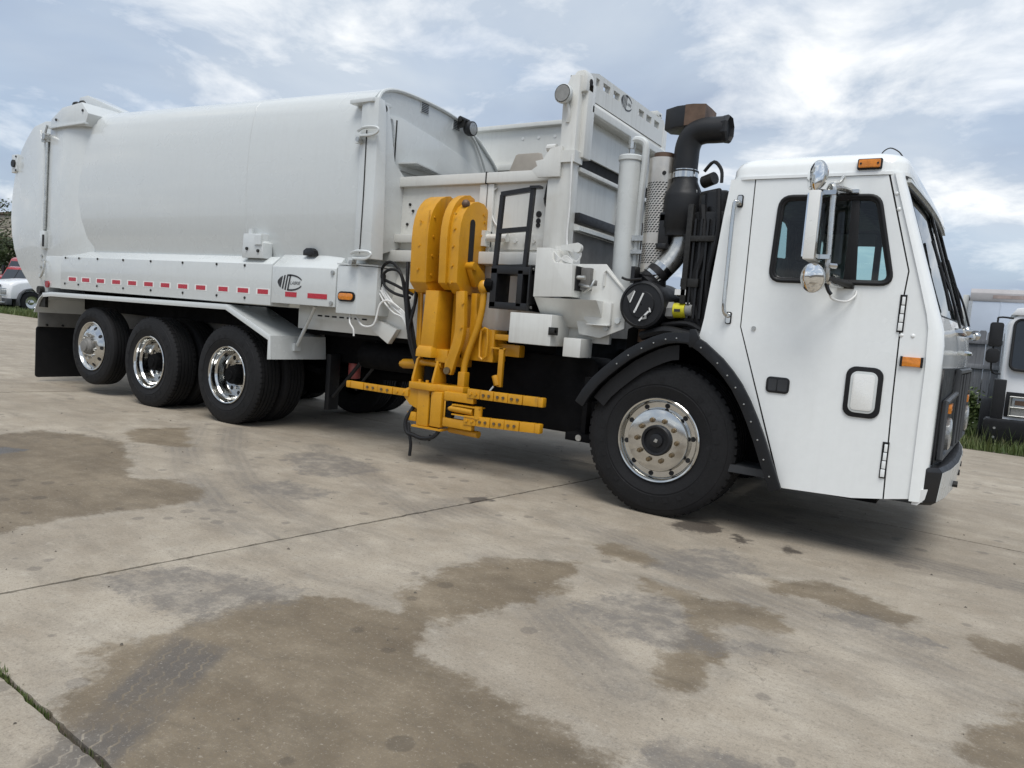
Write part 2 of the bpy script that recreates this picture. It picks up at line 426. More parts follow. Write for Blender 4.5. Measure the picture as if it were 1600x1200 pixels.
    # zig-zag tyre print: direction d, across n
    s = m.n('ShaderNodeSeparateXYZ'); m.l(P, s.inputs[0])
    def dot(ax, ay): return m.math('ADD', m.math('MULTIPLY', s.outputs[0], ax), m.math('MULTIPLY', s.outputs[1], ay))
    v = dot(0.55, -0.835); u = dot(0.835, 0.55)
    zz = m.math('MULTIPLY', m.math('PINGPONG', v, 0.028), 0.5)
    fr = m.math('FRACT', m.math('DIVIDE', m.math('ADD', u, zz), 0.052))
    ln = m.sstep(m.math('ABSOLUTE', m.math('SUBTRACT', fr, 0.5)), 0.10, 0.05)
    tm = m.math('MULTIPLY', tread, m.math('SUBTRACT', 0.8, m.math('MULTIPLY', ln, m.math('MULTIPLY', m.sstep(mott, 0.35, 0.55), 0.6))))
    c = m.mix(m.math('MULTIPLY', tm, m.sstep(big, 0.25, 0.6)), c, (0.092, 0.083, 0.076))
    pit = m.noise(62, 6, 0.72, P)
    c = m.mix(m.math('MULTIPLY', m.sstep(pit, 0.48, 0.32), 0.60), c, (0.15, 0.125, 0.098))
    c = m.mix(m.math('MULTIPLY', m.sstep(pit, 0.55, 0.70), 0.45), c, (0.50, 0.45, 0.375))
    vc = m.n('ShaderNodeTexVoronoi', feature='DISTANCE_TO_EDGE'); wpv = m.n('ShaderNodeVectorMath', operation='ADD'); m.l(P, wpv.inputs[0])
    nv = m.n('ShaderNodeVectorMath', operation='SCALE'); m.l(m.noise(2.2, 6, 0.65, P, out='Color'), nv.inputs[0]); nv.inputs['Scale'].default_value = 0.5; m.l(nv.outputs[0], wpv.inputs[1])
    m.l(wpv.outputs[0], vc.inputs['Vector']); vc.inputs['Scale'].default_value = 0.42
    crack = m.math('MULTIPLY', m.sstep(vc.outputs['Distance'], 0.0022, 0.0006), m.sstep(m.noise(0.9, 3, 0.5, P), 0.54, 0.60))
    c = m.mix(m.math('MULTIPLY', crack, 0.35), c, (0.07, 0.06, 0.05))
    c = m.mix(m.ramp(grit, [(0.30, 0.42), (0.52, 0.0)]), c, (0.13, 0.115, 0.1))
    c = m.mix(m.ramp(grit, [(0.60, 0.0), (0.80, 0.5)]), c, (0.55, 0.52, 0.47))
    rg = m.math('SUBTRACT', 0.86, m.math('ADD', m.math('MULTIPLY', wet, 0.14), m.math('MULTIPLY', oil, 0.38)))
    m.p(Base_Color=c, Roughness=rg); m.b.inputs['Specular IOR Level'].default_value = 0.35
    h = m.math('ADD', m.math('MULTIPLY', grit, 0.6), m.math('ADD', m.math('MULTIPLY', fine, 0.7), m.math('MULTIPLY', big, 1.2)))
    m.bump(h, 0.35, 0.006); return m.m
MT['concrete'] = concrete()
MT['soil'] = simple('dark_soil', (0.075, 0.062, 0.045), 0.95, var=0.4, scale=3, bump=0.5, bscale=20)
def turf():
    m = NT('turf'); n = m.noise(1.1, 6, 0.65); f = m.noise(14, 6, 0.7)
    c = m.mix(m.ramp(n, [(0.35, 0), (0.65, 1)]), (0.055, 0.085, 0.025), (0.085, 0.10, 0.035))
    c = m.mix(m.math('MULTIPLY', m.sstep(f, 0.5, 0.75), 0.5), c, (0.12, 0.105, 0.055))
    m.p(Base_Color=c, Roughness=0.95); m.bump(f, 0.8, 0.03); return m.m
MT['turf'] = turf()

# ground to the horizon
g = MB(); g.add([(-900, -900, -0.42), (900, -900, -0.42), (900, 900, -0.42), (-900, 900, -0.42)], [(0, 1, 2, 3)])
tag(build('ground', g, 'soil'), kind='structure')

# --- stain shapes on the yard (metres)
W = [
 [(-5.06,-3.79),(-5.07,-3.13),(-5.12,-2.81),(-4.70,-2.64),(-4.27,-2.54),(-3.52,-2.89),(-3.06,-3.18),(-2.72,-2.96),(-2.39,-3.02),(-2.21,-3.25),(-2.30,-3.69),(-2.37,-3.94),(-2.33,-4.21),(-2.38,-4.66)],
 [(-0.44,-4.91),(-0.51,-4.73),(-0.65,-4.70),(-0.73,-4.61),(-0.64,-4.44),(-0.65,-4.30),(-0.68,-4.15),(-0.69,-3.97),(-0.53,-3.75),(-0.22,-3.67),(-0.17,-3.67),(-0.29,-3.42),(-0.35,-3.11),(-0.27,-2.82),(-0.11,-2.61),(0.10,-2.49),(0.18,-2.71),(0.25,-2.95),(0.19,-3.28),(0.01,-3.64),(0.06,-3.77),(0.18,-3.88),(0.34,-3.94),(0.54,-3.98),(0.76,-3.98),(0.95,-4.02),(1.10,-4.06),(1.30,-4.24),(0.37,-5.1),(-0.05,-4.97)],
 [(0.01,-2.12),(0.10,-1.99),(0.33,-2.04),(0.50,-2.18),(0.42,-2.26),(0.14,-2.24)],
 [(0.45,-2.44),(0.68,-2.47),(0.86,-2.53),(1.01,-2.39),(1.19,-2.48),(1.24,-2.63),(1.17,-2.74),(0.98,-2.73),(0.96,-2.89),(1.05,-2.94),(1.11,-3.12),(1.09,-3.34),(1.06,-3.47),(0.98,-3.51),(0.93,-3.42),(0.90,-3.23),(0.90,-3.08),(0.89,-2.91),(0.82,-2.73),(0.55,-2.60)],
 [(1.00,-1.96),(1.26,-1.77),(1.49,-1.87),(1.68,-2.02),(1.64,-2.17),(1.35,-2.12),(1.10,-2.12)],
 [(1.92,-2.05),(2.14,-2.03),(2.26,-2.01),(2.23,-2.41),(2.13,-2.40),(1.99,-2.33)],
 [(2.16,-2.61),(2.03,-2.92),(1.92,-3.13),(1.92,-3.27),(2.01,-3.31),(2.17,-3.38),(2.32,-2.53)],
 [(-4.83,-2.16),(-4.65,-1.69),(-3.72,-2.24),(-4.23,-2.48)],
]
Gs = [
 [(-1.37,-4.26),(-1.26,-3.96),(-1.02,-3.85),(-0.59,-3.77),(-0.56,-3.94),(-0.67,-4.14),(-0.66,-4.27),(-0.94,-4.31),(-1.16,-4.32)],
 [(0.34,-3.14),(0.47,-2.79),(0.70,-2.63),(0.83,-2.77),(0.88,-2.96),(1.22,-2.87),(1.25,-2.92),(1.02,-3.12),(0.89,-3.21),(0.63,-3.20)],
 [(0.45,-1.83),(0.64,-1.59),(0.85,-1.66),(0.93,-1.89),(0.73,-2.23),(0.42,-2.26)],
 [(1.09,-3.94),(1.13,-3.84),(1.26,-3.78),(1.43,-3.76),(1.54,-3.92),(1.21,-4.19)],
 [(-3.05,-1.85),(-3.02,-1.45),(-2.52,-1.48),(-2.13,-1.59),(-2.15,-2.00),(-2.40,-2.21)],
 [(1.35,-2.29),(1.46,-2.12),(1.83,-2.31),(1.78,-2.44)],
 [(-2.36,-2.76),(-2.33,-2.40),(-1.85,-2.42),(-1.79,-2.75)],
]
Os = [
 [(0.20,-1.31),(0.22,-1.09),(0.38,-1.00),(0.50,-1.09),(0.49,-1.29),(0.31,-1.40)],
 [(0.60,-1.30),(0.63,-1.20),(0.73,-1.26),(0.70,-1.38)], [(0.91,-1.30),(0.96,-1.22),(1.02,-1.27),(0.98,-1.38)],
 [(-4.61,-3.59),(-4.52,-3.36),(-4.31,-3.27),(-4.19,-3.50),(-4.25,-3.72)],
 [(-1.14,-1.79),(-1.10,-1.65),(-0.98,-1.71),(-1.03,-1.88)],
]
Ts = [([(-4.86,-1.40),(-3.76,-2.30),(-2.91,-2.81),(-1.93,-3.27),(-1.24,-3.45),(-0.66,-3.55),(-0.29,-3.59)], 0.13),
      ([(-4.37,-1.35),(-3.56,-1.98),(-2.51,-2.63),(-1.64,-2.94),(-0.85,-3.19)], 0.12),
      ([(0.30,-0.43),(1.12,-0.73),(1.70,-0.88),(2.48,-1.05)], 0.14), ([(0.80,-0.13),(1.43,0.18),(2.23,0.24),(3.2,0.2)], 0.16),
      ([(-1.10,-2.07),(0.06,-2.41),(0.89,-2.72),(1.49,-3.00)], 0.2), ([(-3.2,-1.3),(-2.3,-1.75),(-1.2,-2.3),(0.0,-2.95),(0.9,-3.6)], 0.13), ([(-0.4,-1.75),(0.7,-2.15),(1.7,-2.6),(2.4,-2.95)], 0.18),
      ([(1.2,1.5),(2.0,1.9),(3.2,2.4)], 0.2), ([(1.3,3.4),(2.2,3.6),(3.2,3.9)], 0.2)]
TR = [[(-0.62,-4.40),(-0.37,-4.33),(0.10,-5.15),(-0.12,-5.2)]]
def seg_d(P, a, b):
    a = np.array(a); b = np.array(b); ab = b-a; t = np.clip(((P-a)@ab)/(ab@ab+1e-12), 0, 1)
    return np.linalg.norm(P-(a+t[:, None]*ab), axis=1)
def poly_sdf(P, poly):
    d = np.full(len(P), 9.0); ins = np.zeros(len(P), bool); n = len(poly)
    for i in range(n):
        a, b = poly[i], poly[(i+1) % n]; d = np.minimum(d, seg_d(P, a, b))
        if a[1] != b[1]:
            c = ((a[1] > P[:, 1]) != (b[1] > P[:, 1])) & (P[:, 0] < (b[0]-a[0])*(P[:, 1]-a[1])/(b[1]-a[1])+a[0]); ins ^= c
    return np.where(ins, -d, d)
def field(P, polys):
    d = np.full(len(P), 1.0)
    for p in polys: d = np.minimum(d, poly_sdf(P, p))
    return np.clip(d, -1, 1)
def tfield(P):
    d = np.full(len(P), 1.0)
    for pl, w in Ts:
        for a, b in zip(pl[:-1], pl[1:]): d = np.minimum(d, seg_d(P, a, b)-w)
    return np.clip(d, -1, 1)

yard = empty('yard'); tag(yard, kind='structure')
GAP = 0.007
def lat(i, j):           # joint lattice: i across the truck's length, j along the sides
    x = -1.03 + 6.6*i; y = -4.92 + 5.05*j
    if j == 2: y = 5.3
    if j == 3: y = 6.12
    return (x + 0.148*(y+1.8), y - 0.07*(x+0.4))
def slab(i, j, dense):
    c = [lat(i, j), lat(i+1, j), lat(i+1, j+1), lat(i, j+1)]
    lx = math.dist(c[0], c[1]); ly = math.dist(c[0], c[3]); st = 0.03 if dense else 0.6
    nx = max(2, int(lx/st)); ny = max(2, int(ly/st))
    u = np.linspace(0, 1, nx+1); v = np.linspace(0, 1, ny+1)
    gu = GAP/lx; gv = GAP/ly; u = gu+(1-2*gu)*u; v = gv+(1-2*gv)*v
    U, V = np.meshgrid(u, v)
    A = [np.array(p) for p in c]
    P = (((1-U)*(1-V))[..., None]*A[0] + (U*(1-V))[..., None]*A[1] + (U*V)[..., None]*A[2] + ((1-U)*V)[..., None]*A[3]).reshape(-1, 2)
    dz = rnd.uniform(-0.003, 0.003) if not dense else 0
    Z = np.full(len(P), float(dz))
    # worn, slightly rounded arris at each joint
    eu = np.minimum(U, 1-U).reshape(-1)*lx; ev = np.minimum(V, 1-V).reshape(-1)*ly
    Z -= 0.004*np.clip(1-np.minimum(eu, ev)/0.012, 0, 1)
    if dense:                            # chipped joint edges
        rg = np.random.RandomState(11+i*7+j); ch = rg.rand(len(P))**3*0.011
        cen = P.mean(0); b = np.minimum(eu, ev) < 0.012
        P[b] -= (P[b]-cen)/np.linalg.norm(P[b]-cen, axis=1)[:, None]*ch[b][:, None]
    top = np.column_stack([P, Z]); n = len(top)
    idx = np.arange(n).reshape(ny+1, nx+1)
    q = np.stack([idx[:-1, :-1], idx[:-1, 1:], idx[1:, 1:], idx[1:, :-1]], -1).reshape(-1, 4)
    ring = list(idx[0, :]) + list(idx[1:, -1]) + list(idx[-1, -2::-1]) + list(idx[-2:0:-1, 0])
    low = top[ring].copy(); low[:, 2] = -0.12
    m = len(ring); sk = [(ring[k], n+k, n+(k+1) % m, ring[(k+1) % m]) for k in range(m)]
    me = bpy.data.meshes.new('slab'); me.from_pydata(np.vstack([top, low]).tolist(), [], q.tolist()+sk)
    Q = np.vstack([top, low])[:, :2]
    at = me.attributes.new('stain', 'FLOAT_COLOR', 'POINT'); at2 = me.attributes.new('mark', 'FLOAT_COLOR', 'POINT')
    a = np.ones((len(Q), 4), np.float32); b = np.ones((len(Q), 4), np.float32)
    if dense:
        a[:, 0] = field(Q, W); a[:, 1] = field(Q, Gs); a[:, 2] = field(Q, Os)
        b[:, 0] = tfield(Q); b[:, 1] = field(Q, TR)
    at.data.foreach_set('color', a.ravel()); at2.data.foreach_set('color', b.ravel())
    me.materials.append(MT['concrete'])
    o = bpy.data.objects.new('slab', me); col.objects.link(o); o.parent = yard
for i in range(-7, 3):
    for j in range(-2, 3):
        if j == -2 and i < -2: continue
        slab(i, j, i in (-1, 0) and j in (-1, 0) and not (i == 0 and j == -1) or (i, j) in ((0, -1), (-1, -1)))
# soil filling the joints
jf = MB(); jf.add([(-60, -20, -0.022), (25, -20, -0.022), (25, 5.5, -0.022), (-60, 9.0, -0.022)], [(0, 1, 2, 3)])
js = build('joint_soil', jf, 'soil', yard)

# verge behind the yard: falls away a little to the right, level at far left
def verge_h(x, y):
    f = min(max((y-6.2)/2.0, 0), 1)
    k = min(max((x+16)/10, 0), 1)
    return -0.03 - 0.33*f*k
vb = MB(); xs = [-120, -60, -45, -38, -34, -30, -26, -20, -16, -12, -8, -4, -2, 0, 1, 2, 3, 4, 5, 7, 10, 20, 60]; ys = [5.9, 6.3, 7, 8, 9, 10, 12, 16, 30, 70]
vs = []
for y in ys:
    for x in xs:
        yy = y + max(0, -x)*0.07*(1 if y < 12 else 0)
        vs.append((x, yy, verge_h(x, yy)))
nx = len(xs)
vb.add(vs, [(j*nx+i, j*nx+i+1, (j+1)*nx+i+1, (j+1)*nx+i) for j in range(len(ys)-1) for i in range(nx-1)])
tag(build('verge', vb, 'turf', angle=60), kind='structure')

def leafmat(name, c1, c2, c3):
    m = NT(name); n = m.noise(2.5, 4, 0.6); oi = m.n('ShaderNodeNewGeometry')
    c = m.mix(oi.outputs['Random Per Island'], c1, c2); c = m.mix(m.sstep(n, 0.5, 0.75), c, c3)
    m.p(Base_Color=c, Roughness=0.6); m.b.inputs['Transmission Weight'].default_value = 0.0
    m.b.inputs['Subsurface Weight'].default_value = 0.0; return m.m
MT['grass'] = leafmat('grass_blades', (0.055, 0.095, 0.02), (0.11, 0.135, 0.035), (0.13, 0.12, 0.05))
MT['leaf'] = leafmat('weed_leaves', (0.075, 0.115, 0.028), (0.115, 0.15, 0.05), (0.09, 0.12, 0.035))
MT['treeleaf'] = leafmat('tree_leaves', (0.035, 0.055, 0.02), (0.075, 0.095, 0.035), (0.05, 0.07, 0.025))
MT['bark'] = simple('bark', (0.09, 0.07, 0.05), 0.9, var=0.3, scale=12, bump=0.6, bscale=40)
MT['petal'] = simple('white_petals', (0.72, 0.70, 0.60), 0.7, var=0.1)

def blades(n, region, hmin, hmax, wid, seed, hf=verge_h):
    r = random.Random(seed); mb = MB()
    for _ in range(n):
        x, y = region(r); z = hf(x, y); h = r.uniform(hmin, hmax); a = r.uniform(0, 6.283)
        w = wid*r.uniform(0.6, 1.3); lx, ly = math.cos(a), math.sin(a); b = r.uniform(0.1, 0.6)*h; ba = a+1.57+r.uniform(-.6, .6)
        bx, by = math.cos(ba)*b, math.sin(ba)*b
        mb.add([(x-lx*w, y-ly*w, z-.02), (x+lx*w, y+ly*w, z-.02), (x+lx*w*.7+bx*.35, y+ly*w*.7+by*.35, z+h*.6), (x-lx*w*.7+bx*.35, y-ly*w*.7+by*.35, z+h*.6), (x+bx, y+by, z+h)],
               [(0, 1, 2, 3), (3, 2, 4)])
    return mb
gb = blades(15000, lambda r: (r.uniform(-1.0, 5.5), 6.15+6.2*r.random()**1.6), 0.06, 0.26, 0.006, 3)
gb2 = blades(5000, lambda r: (r.uniform(.4, 2.6), 7.2+4.3*r.random()), 0.2, 0.55, 0.007, 8)
gb.add(gb2.v, gb2.f)
tag(build('verge_grass', gb, 'grass', angle=180), 'rough green grass on the verge beside the fence', 'grass', kind='stuff')
gl = blades(9000, lambda r: (lambda x: (x, 6.15-0.07*x+2.6*r.random()**1.5))(r.uniform(-40, -25)), 0.08, 0.34, 0.014, 4)
tag(build('roadside_grass', gl, 'grass', angle=180), 'strip of grass in front of the parked white tractor unit', 'grass', kind='stuff')

def leafcloud(mb, c, rx, ry, rz, n, size, r, hollow=0.35):
    for _ in range(n):
        while True:
            p = Vector((r.uniform(-1, 1), r.uniform(-1, 1), r.uniform(-1, 1)))
            if hollow < p.length < 1: break
        q = Vector((c[0]+p.x*rx, c[1]+p.y*ry, c[2]+p.z*rz))
        a = Vector((r.gauss(0, 1), r.gauss(0, 1), r.gauss(0, 1))).normalized(); b = a.orthogonal().normalized()
        s = size*r.uniform(0.6, 1.4); w = a.cross(b)*s*0.45; b = b*s
        mb.add([q-b, q+w*1.0-b*.1, q+b, q-w-b*.1], [(0, 1, 2, 3)])
# flowering weeds by the fence
for k, (x, y, h, nn) in enumerate([(1.75, 9.6, 1.05, 500), (2.05, 9.9, 0.85, 420), (1.45, 10.2, 0.9, 420), (2.2, 9.0, 0.55, 300), (1.5, 8.7, 0.6, 320), (2.6, 10.4, 0.8, 300), (0.95, 10.0, 0.95, 380)]):
    z0 = verge_h(x, y); r = random.Random(50+k); w = empty('weed_plant', (x, y, z0))
    st = MB(); lf = MB(); fl = MB()
    for s in range(9):
        a = r.uniform(0, 6.28); d = r.uniform(0.05, 0.3); top = (math.cos(a)*d, math.sin(a)*d, h*r.uniform(0.65, 1.0))
        st.tube([(math.cos(a)*.03, math.sin(a)*.03, 0), (top[0]*.5, top[1]*.5, top[2]*.55), top], 0.006, 5, 2)
        for t in range(4):
            f = 0.35+0.6*t/3; leafcloud(lf, (top[0]*f, top[1]*f, top[2]*f), 0.17, 0.17, 0.15, nn//12, 0.055, r, 0)
        if k < 5:
            for t in range(3):
                p = (top[0]+r.uniform(-.06, .06), top[1]+r.uniform(-.06, .06), top[2]+r.uniform(-.05, .05))
                fl.ball(p, 0.016, (1, 1, .5), 6, 4)
    build('stem', st, 'grass', w); build('leaves', lf, 'leaf', w, angle=180)['kind'] = 'stuff'
    if fl.v: build('flowers', fl, 'petal', w)['kind'] = 'stuff'
    tag(w, ['tallest flowering weed in front of the grey fence', 'flowering weed just right of the tallest one by the fence', 'flowering weed left of the tallest one by the fence',
            'low flowering weed closest to the white cab-over truck', 'low flowering weed nearest the concrete edge', 'leafy weed without flowers beside the parked white cab', 'leafy weed without flowers partly behind the garbage truck cab'][k], 'weed', 'weeds along the fence')

# ---------------------------------------------------------------- wooden fence
def woodmat():
    m = NT('weathered_grey_wood'); n = m.noise(3, 6, 0.6, mapping=((9, 9, 0.6),)); n2 = m.noise(14, 6, 0.7, mapping=((6, 6, 0.4),))
    oi = m.n('ShaderNodeObjectInfo'); k = m.math('ADD', m.math('MULTIPLY', oi.outputs['Random'], 0.35), 0.8)
    c = m.mix(m.ramp(n, [(0.3, 0), (0.7, 1)]), (0.135, 0.14, 0.155), (0.235, 0.24, 0.255)); c = m.mix(m.sstep(n2, 0.55, 0.75), c, (0.10, 0.10, 0.11))
    x = m.n('ShaderNodeVectorMath', operation='SCALE'); m.l(c, x.inputs[0]); m.l(k, x.inputs['Scale'])
    m.p(Base_Color=x.outputs[0], Roughness=0.85); m.bump(n2, 0.5, 0.006); return m.m
MT['wood'] = woodmat()
FY = 12.0; fx0 = -2.2; fence = empty('plank_fence', (0, FY, -0.36))
tag(fence, 'weathered grey wooden plank fence behind the weeds', 'fence')
pl = MB(); pl.prism([(0.004, 0.05), (0.136, 0.05), (0.136, 2.17), (0.115, 2.2), (0.025, 2.2), (0.004, 2.17)], 'y', -0.011, 0.011)
p0 = build('plank', pl, 'wood', fence, loc=(fx0, 0, 0))
for k in range(1, 62): dup(p0, (fx0+0.141*k, rnd.uniform(-.006, .006), rnd.uniform(-.03, .03)), fence, (0, rnd.uniform(-.008, .008), 0))
for z in (0.4, 1.42, 1.93):
    build('rail', MB().box(fx0, fx0+8.75, -0.055, -0.016, z, z+0.09), 'wood', fence, 0.004)
po = build('post', MB().box(-.05, .05, 0.02, 0.12, -.1, 2.22), 'wood', fence, 0.006, loc=(fx0+1.2, 0, 0))
for k in (1, 2, 3): dup(po, (fx0+1.2+2.4*k, 0, 0), fence)

# ---------------------------------------------------------------- box trailer behind the fence
tr = empty('box_trailer', (1.45, 15.0, -0.36)); tag(tr, 'pale blue-grey box trailer standing behind the wooden fence', 'trailer')
MT['trailer'] = simple('faded_trailer_side', (0.50, 0.55, 0.63), 0.4, var=0.05, scale=2, coat=0.2)
MT['trailertrim'] = simple('trailer_trim', (0.40, 0.38, 0.38), 0.5, var=0.12, scale=3)
MT['trailerworn'] = simple('trailer_worn_paint', (0.30, 0.24, 0.22), 0.7, var=0.25, scale=5)
build('box_body', MB().box(0, 7.5, 0, 2.5, 1.15, 3.12), 'trailer', tr, 0.01)
build('roof_rail', MB().prism([(-.012, 3.0), (-.03, 3.06), (-.03, 3.2), (0.05, 3.30), (2.4, 3.30), (2.53, 3.2), (2.53, 3.0)], 'x', -0.012, 7.52), 'trailertrim', tr, 0.01)
build('worn_patch', MB().box(0.45, 1.35, -0.037, -0.0305, 3.075, 3.155), 'trailerworn', tr)
build('corner_post', MB().box(-0.03, 0.05, -0.025, 0.07, 1.1, 3.0), 'zinc', tr, 0.008)
for k in range(6): build('side_seam', MB().box(0.62+1.2*k, 0.65+1.2*k, -0.008, 0.001, 1.25, 3.0), 'trailer', tr)
build('bottom_rail', MB().box(-.01, 7.51, -0.03, 0.03, 1.05, 1.16), 'zinc', tr, 0.006)
build('end_frame', MB().box(-0.16, -0.03, 0.1, 2.4, 0.9, 3.15), 'hopper', tr, 0.01)
build('chassis', MB().box(0.2, 7.2, 0.7, 1.8, 0.75, 1.05), 'frame', tr)
tw = MB().lathe([(0.28, 0), (0.42, -.02), (0.5, .02), (0.5, .23), (.42, .27), (.28, .25)], n=24, cap=True)
w0 = build('wheel', tw, 'tyre', tr, loc=(5.2, 0.2, 0.5))
for p in ((6.4, .2, .5), (5.2, 2.05, .5), (6.4, 2.05, .5), (0.9, .2, .5), (.9, 2.05, .5)): dup(w0, p, tr)

# ---------------------------------------------------------------- warehouse, trees and vehicles far left
def wallmat():
    m = NT('ribbed_tan_cladding'); n = m.noise(0.5, 4, 0.6); w = m.noise(6, 4, 0.6, mapping=((1, 1, 0.1),))
    c = m.mix(m.ramp(n, [(0.3, 0), (0.7, 1)]), (0.33, 0.29, 0.235), (0.38, 0.335, 0.275)); c = m.mix(m.math('MULTIPLY', m.sstep(w, 0.5, 0.8), 0.4), c, (0.24, 0.21, 0.175))
    m.p(Base_Color=c, Roughness=0.8); return m.m
MT['cladding'] = wallmat()
wh = empty('warehouse', (-80, 25, -0.05)); tag(wh, 'long tan warehouse with flat parapet behind the parked vehicles', 'building')
build('wall', MB().box(-30, 30, 0, 20, 0, 7.3), 'cladding', wh)
wp = build('wall_panel', MB().box(-0.97, 0.97, -0.06, 0.0, 0.05, 6.12), 'cladding', wh, 0.02, loc=(-29, 0, 0))
for k in range(1, 30): dup(wp, (-29+2*k, 0, 0), wh)
wq = build('upper_panel', MB().box(-2.97, 2.97, -0.05, 0.0, 6.2, 7.25), 'cladding', wh, 0.02, loc=(-27, 0, 0))
for k in range(1, 10): dup(wq, (-27+6*k, 0, 0), wh)
build('coping', MB().box(-30.2, 30.2, -0.2, 20.2, 7.3, 7.5), 'rust', wh)
for k in range(5):
    d_ = build('loading_door', MB().box(-1.5, 1.5, -0.12, -0.061, 0.1, 3.6), 'hopper', wh, loc=(-22+11*k, 0, 0))

def tree(name, loc, h, rx, rz, n, leaf, label, seed, cat='tree'):
    r = random.Random(seed); t = empty(name, loc); tag(t, label, cat, 'trees behind the parked vehicles')
    tk = MB(); tk.tube([(0, 0, -.1), (0.08, 0.03, h*.3), (-.05, .1, h*.6), (0.05, 0, h*.92)], lambda f: 0.14*(1-f)+0.02, 8)
    lf = MB()
    for k in range(11):
        a = k*2.4+r.uniform(-.3, .3); z = h*(0.38+0.5*k/11); L = rx*r.uniform(.7, 1.0)*(1.15-.5*k/11)
        e = (math.cos(a)*L, math.sin(a)*L, z+L*.45)
        tk.tube([(0, 0, z-.1), (e[0]*.5, e[1]*.5, z+L*.12), e], lambda f: 0.05*(1-f)+0.01, 5)
        for q in range(5):
            f = .35+.65*q/4; c = (e[0]*f+r.uniform(-.15, .15), e[1]*f+r.uniform(-.15, .15), z+L*.45*f*f+r.uniform(-.1, .25))
            s = rz*r.uniform(.6, 1.1); leafcloud(lf, c, s, s, s*.75, n//55, leaf, r, 0.1)
    build('trunk', tk, 'bark', t); build('crown', lf, 'treeleaf', t, angle=180)
    return t
tree('young_tree', (-46.2, 13.2, -0.03), 6.9, 1.75, 0.40, 1500, 0.085, 'thin young tree at the far left edge', 21)
tree('bushy_tree', (-60.5, 20.5, -0.03), 4.9, 2.1, 0.8, 2600, 0.15, 'bushy green tree against the tan warehouse wall', 22)

